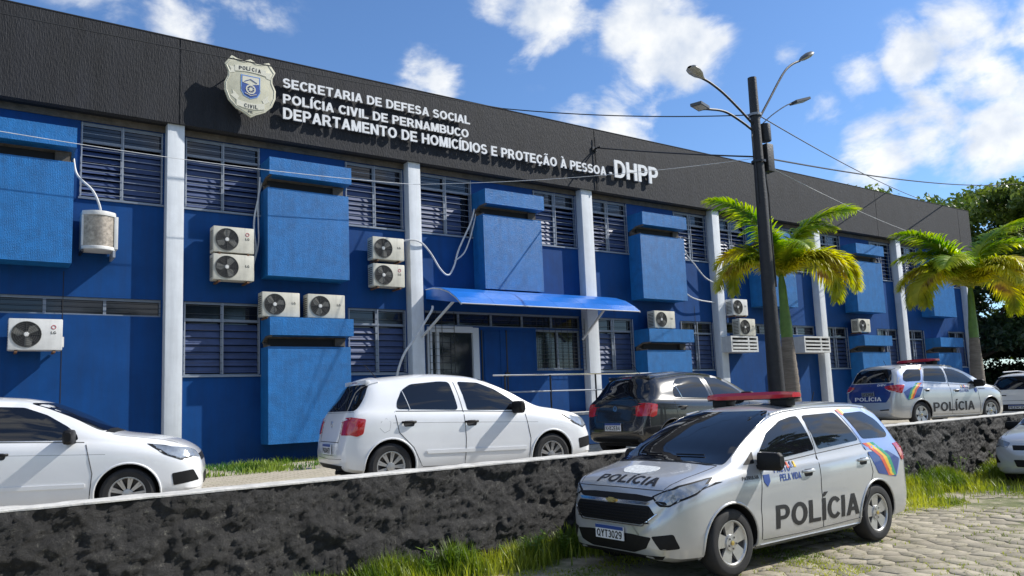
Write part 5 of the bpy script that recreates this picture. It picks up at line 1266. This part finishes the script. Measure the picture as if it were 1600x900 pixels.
# ------------------------------------------------------------------ grass and weeds
def blades(name,pts,mt,hmin,hmax,w=.006,lean=.5,seed=0):
    rs=np.random.RandomState(seed); n=len(pts); P=np.array(pts); h=rs.uniform(hmin,hmax,n)*P[:,3]; a=rs.uniform(0,2*PI,n); le=rs.uniform(.1,lean,n)
    d=np.stack([np.cos(a),np.sin(a),np.zeros(n)],1); s=np.stack([-np.sin(a),np.cos(a),np.zeros(n)],1); b=P[:,:3]; up=np.array([0,0,1.])
    ww=(w*rs.uniform(.7,1.4,n))[:,None]; m1=b+up*(h*.55)[:,None]+d*(h*le*.3)[:,None]; tp=b+up*(h*.95)[:,None]+d*(h*le)[:,None]
    v=np.stack([b-s*ww,b+s*ww,m1+s*ww*.8,m1-s*ww*.8,tp],1).reshape(-1,3)
    f=[]; 
    for i in range(n): k=5*i; f+=[(k,k+1,k+2,k+3),(k+3,k+2,k+4)]
    me=bpy.data.meshes.new(name); me.from_pydata(v.tolist(),[],f); me.materials.append(mt); return link(name,me,kind='stuff')
rs=random.Random(5)
def scatter(n,x0,x1,yf,zf,dens=None):
    out=[]
    while len(out)<n:
        x=rs.uniform(x0,x1); y=yf(x); k=1
        if dens:
            k=dens(x,y)
            if rs.random()>k: continue
        out.append((x,y,zf(x,y),.4+.6*min(1,k)))
    return out
g1=scatter(15000,2.2,13.5,lambda x:-7.78-abs(rs.gauss(0,.30)),lambda x,y:stz(x,y),lambda x,y:max(.02,min(1,.35+1.6*noise.noise((x*1.3,y,1))))*(1 if y>-8.3 else .3))
blades('grass',g1,grassm,.08,.40,.005,.6,1)
g6=scatter(1100,3.2,7.3,lambda x:-7.86-abs(rs.gauss(0,.16)),lambda x,y:stz(x,y),lambda x,y:max(.0,min(1,-.1+2.4*noise.noise((x*2.3,y,31)))))
blades('grass',g6,grassm,.15,.42,.006,.45,6)
g2=scatter(24000,11.0,21.0,lambda x:-7.78-abs(rs.gauss(0,.5)),lambda x,y:stz(x,y),lambda x,y:max(.05,min(1,.5+1.3*noise.noise((x*.9,y,2))))*(1 if y>-8.4 else .45))
blades('grass',g2,grassm,.08,.42,.006,.6,2)
g3=scatter(26000,2.0,20.0,lambda x:rs.uniform(-10.6,-7.9),lambda x,y:stz(x,y)-.005,lambda x,y:max(0,min(1,1.7*noise.noise((x*.9,y*1.3,7))+.25-.22*(-7.9-y))))
blades('grass',g3,grassm,.02,.07,.005,1.4,3)
# tufts between pavers
g4=[]
for (d,x,y) in cells:
    if noise.noise((x*.8,y*.8,5))>-.05-.0*(y):
        for k in range(16):
            a=rs.choice(range(6))*PI/3; q=rs.uniform(-.5,.5); px=x+math.cos(a)*.137-math.sin(a)*q*.158; py=y+math.sin(a)*.137+math.cos(a)*q*.158
            g4.append((px,py,stz(px,py)+.005,1))
blades('grass',g4,grassm,.012,.04,.004,1.5,4)
g5=scatter(6500,2.3,8.2,lambda x:rs.uniform(-1.9,.15),lambda x,y:LOT-.03,lambda x,y:max(.03,.30+1.5*noise.noise((x*1.1,y,9))))
blades('grass',g5,weedm,.04,.26,.009,.8,5)
# broad-leaved weeds and tall dry stalks at the foot of the wall
def weed(x,y,z,h,seed,label,grp,dry=False):
    rnd=random.Random(seed); t=thing('weed_plant',label,'weed',(x,y,z),0,grp)
    mb=MB(); lf=MB()
    for s in range(rnd.randint(3,6)):
        a=rnd.uniform(0,2*PI); L=h*rnd.uniform(.6,1); p=[Vector((math.cos(a)*L*.35*k*k,math.sin(a)*L*.35*k*k,L*k)) for k in(0,.3,.6,1)]
        mb.tube(p,.005 if not dry else .0035,drym if dry else weedm,4)
        for k in range(9 if not dry else 4):
            q=rnd.uniform(.15,1); c=p[0].lerp(p[3],q); c.x=math.cos(a)*L*.35*q*q; c.y=math.sin(a)*L*.35*q*q; b=rnd.uniform(0,2*PI); s_=rnd.uniform(.02,.045)*(1 if not dry else .8)
            d=Vector((math.cos(b),math.sin(b),rnd.uniform(-.2,.5))); e=Vector((-math.sin(b),math.cos(b),0))
            lf.add([c,c+d*s_+e*s_*.45,c+d*s_*2.1,c+d*s_-e*s_*.45],[(0,1,2,3)],drym if dry else weedm)
    mb.build('stem',t); lf.build('leaves',t)
ORD=['leftmost', 'second from left', 'third from left', 'fourth from left', 'fifth from left', 'sixth from left', 'seventh from left', 'eighth from left', 'ninth from left', 'tenth from left']
wx=[3.5,3.8,4.1,4.35,4.7,5.0,5.25,5.5,5.9,6.15]
for k,x in enumerate(wx): weed(x,-7.93-.1*(k%3),stz(x,-7.95),.26+.10*((k*7)%4)/3,k,ORD[k]+' of ten leafy weeds left of the minivan at the wall foot','leafy weeds at the wall foot')
for k,x in enumerate((6.35,6.62,6.9)): weed(x,-7.92,stz(x,-7.9),.62-.06*k,40+k,ORD[k]+' of three tall dry weeds against the wall by the minivan','tall dry weeds at the wall foot',True)
for k,x in enumerate((12.6,13.4,14.6,16.0,17.1)): weed(x,-7.95,stz(x,-7.9),.5,60+k,ORD[k]+' of five leafy weeds at the wall right of the minivan','weeds right of the minivan')

rs2=random.Random(77); mb=MB()
for k in range(900):
    x=rs2.uniform(5,14); y=rs2.uniform(-12.5,-8.2); z=stz(x,y)+.022; a=rs2.uniform(0,6.28); L=rs2.uniform(.012,.035); w=L*rs2.uniform(.25,.5); c_,s_=math.cos(a),math.sin(a)
    mb.add([(x-c_*L,y-s_*L,z),(x+s_*w,y-c_*w,z+.004),(x+c_*L,y+s_*L,z+.002),(x-s_*w,y+c_*w,z+.006)],[(0,1,2,3)],drym if k%3 else barkm)
o=mb.build('leaf_litter'); o['kind']='stuff'
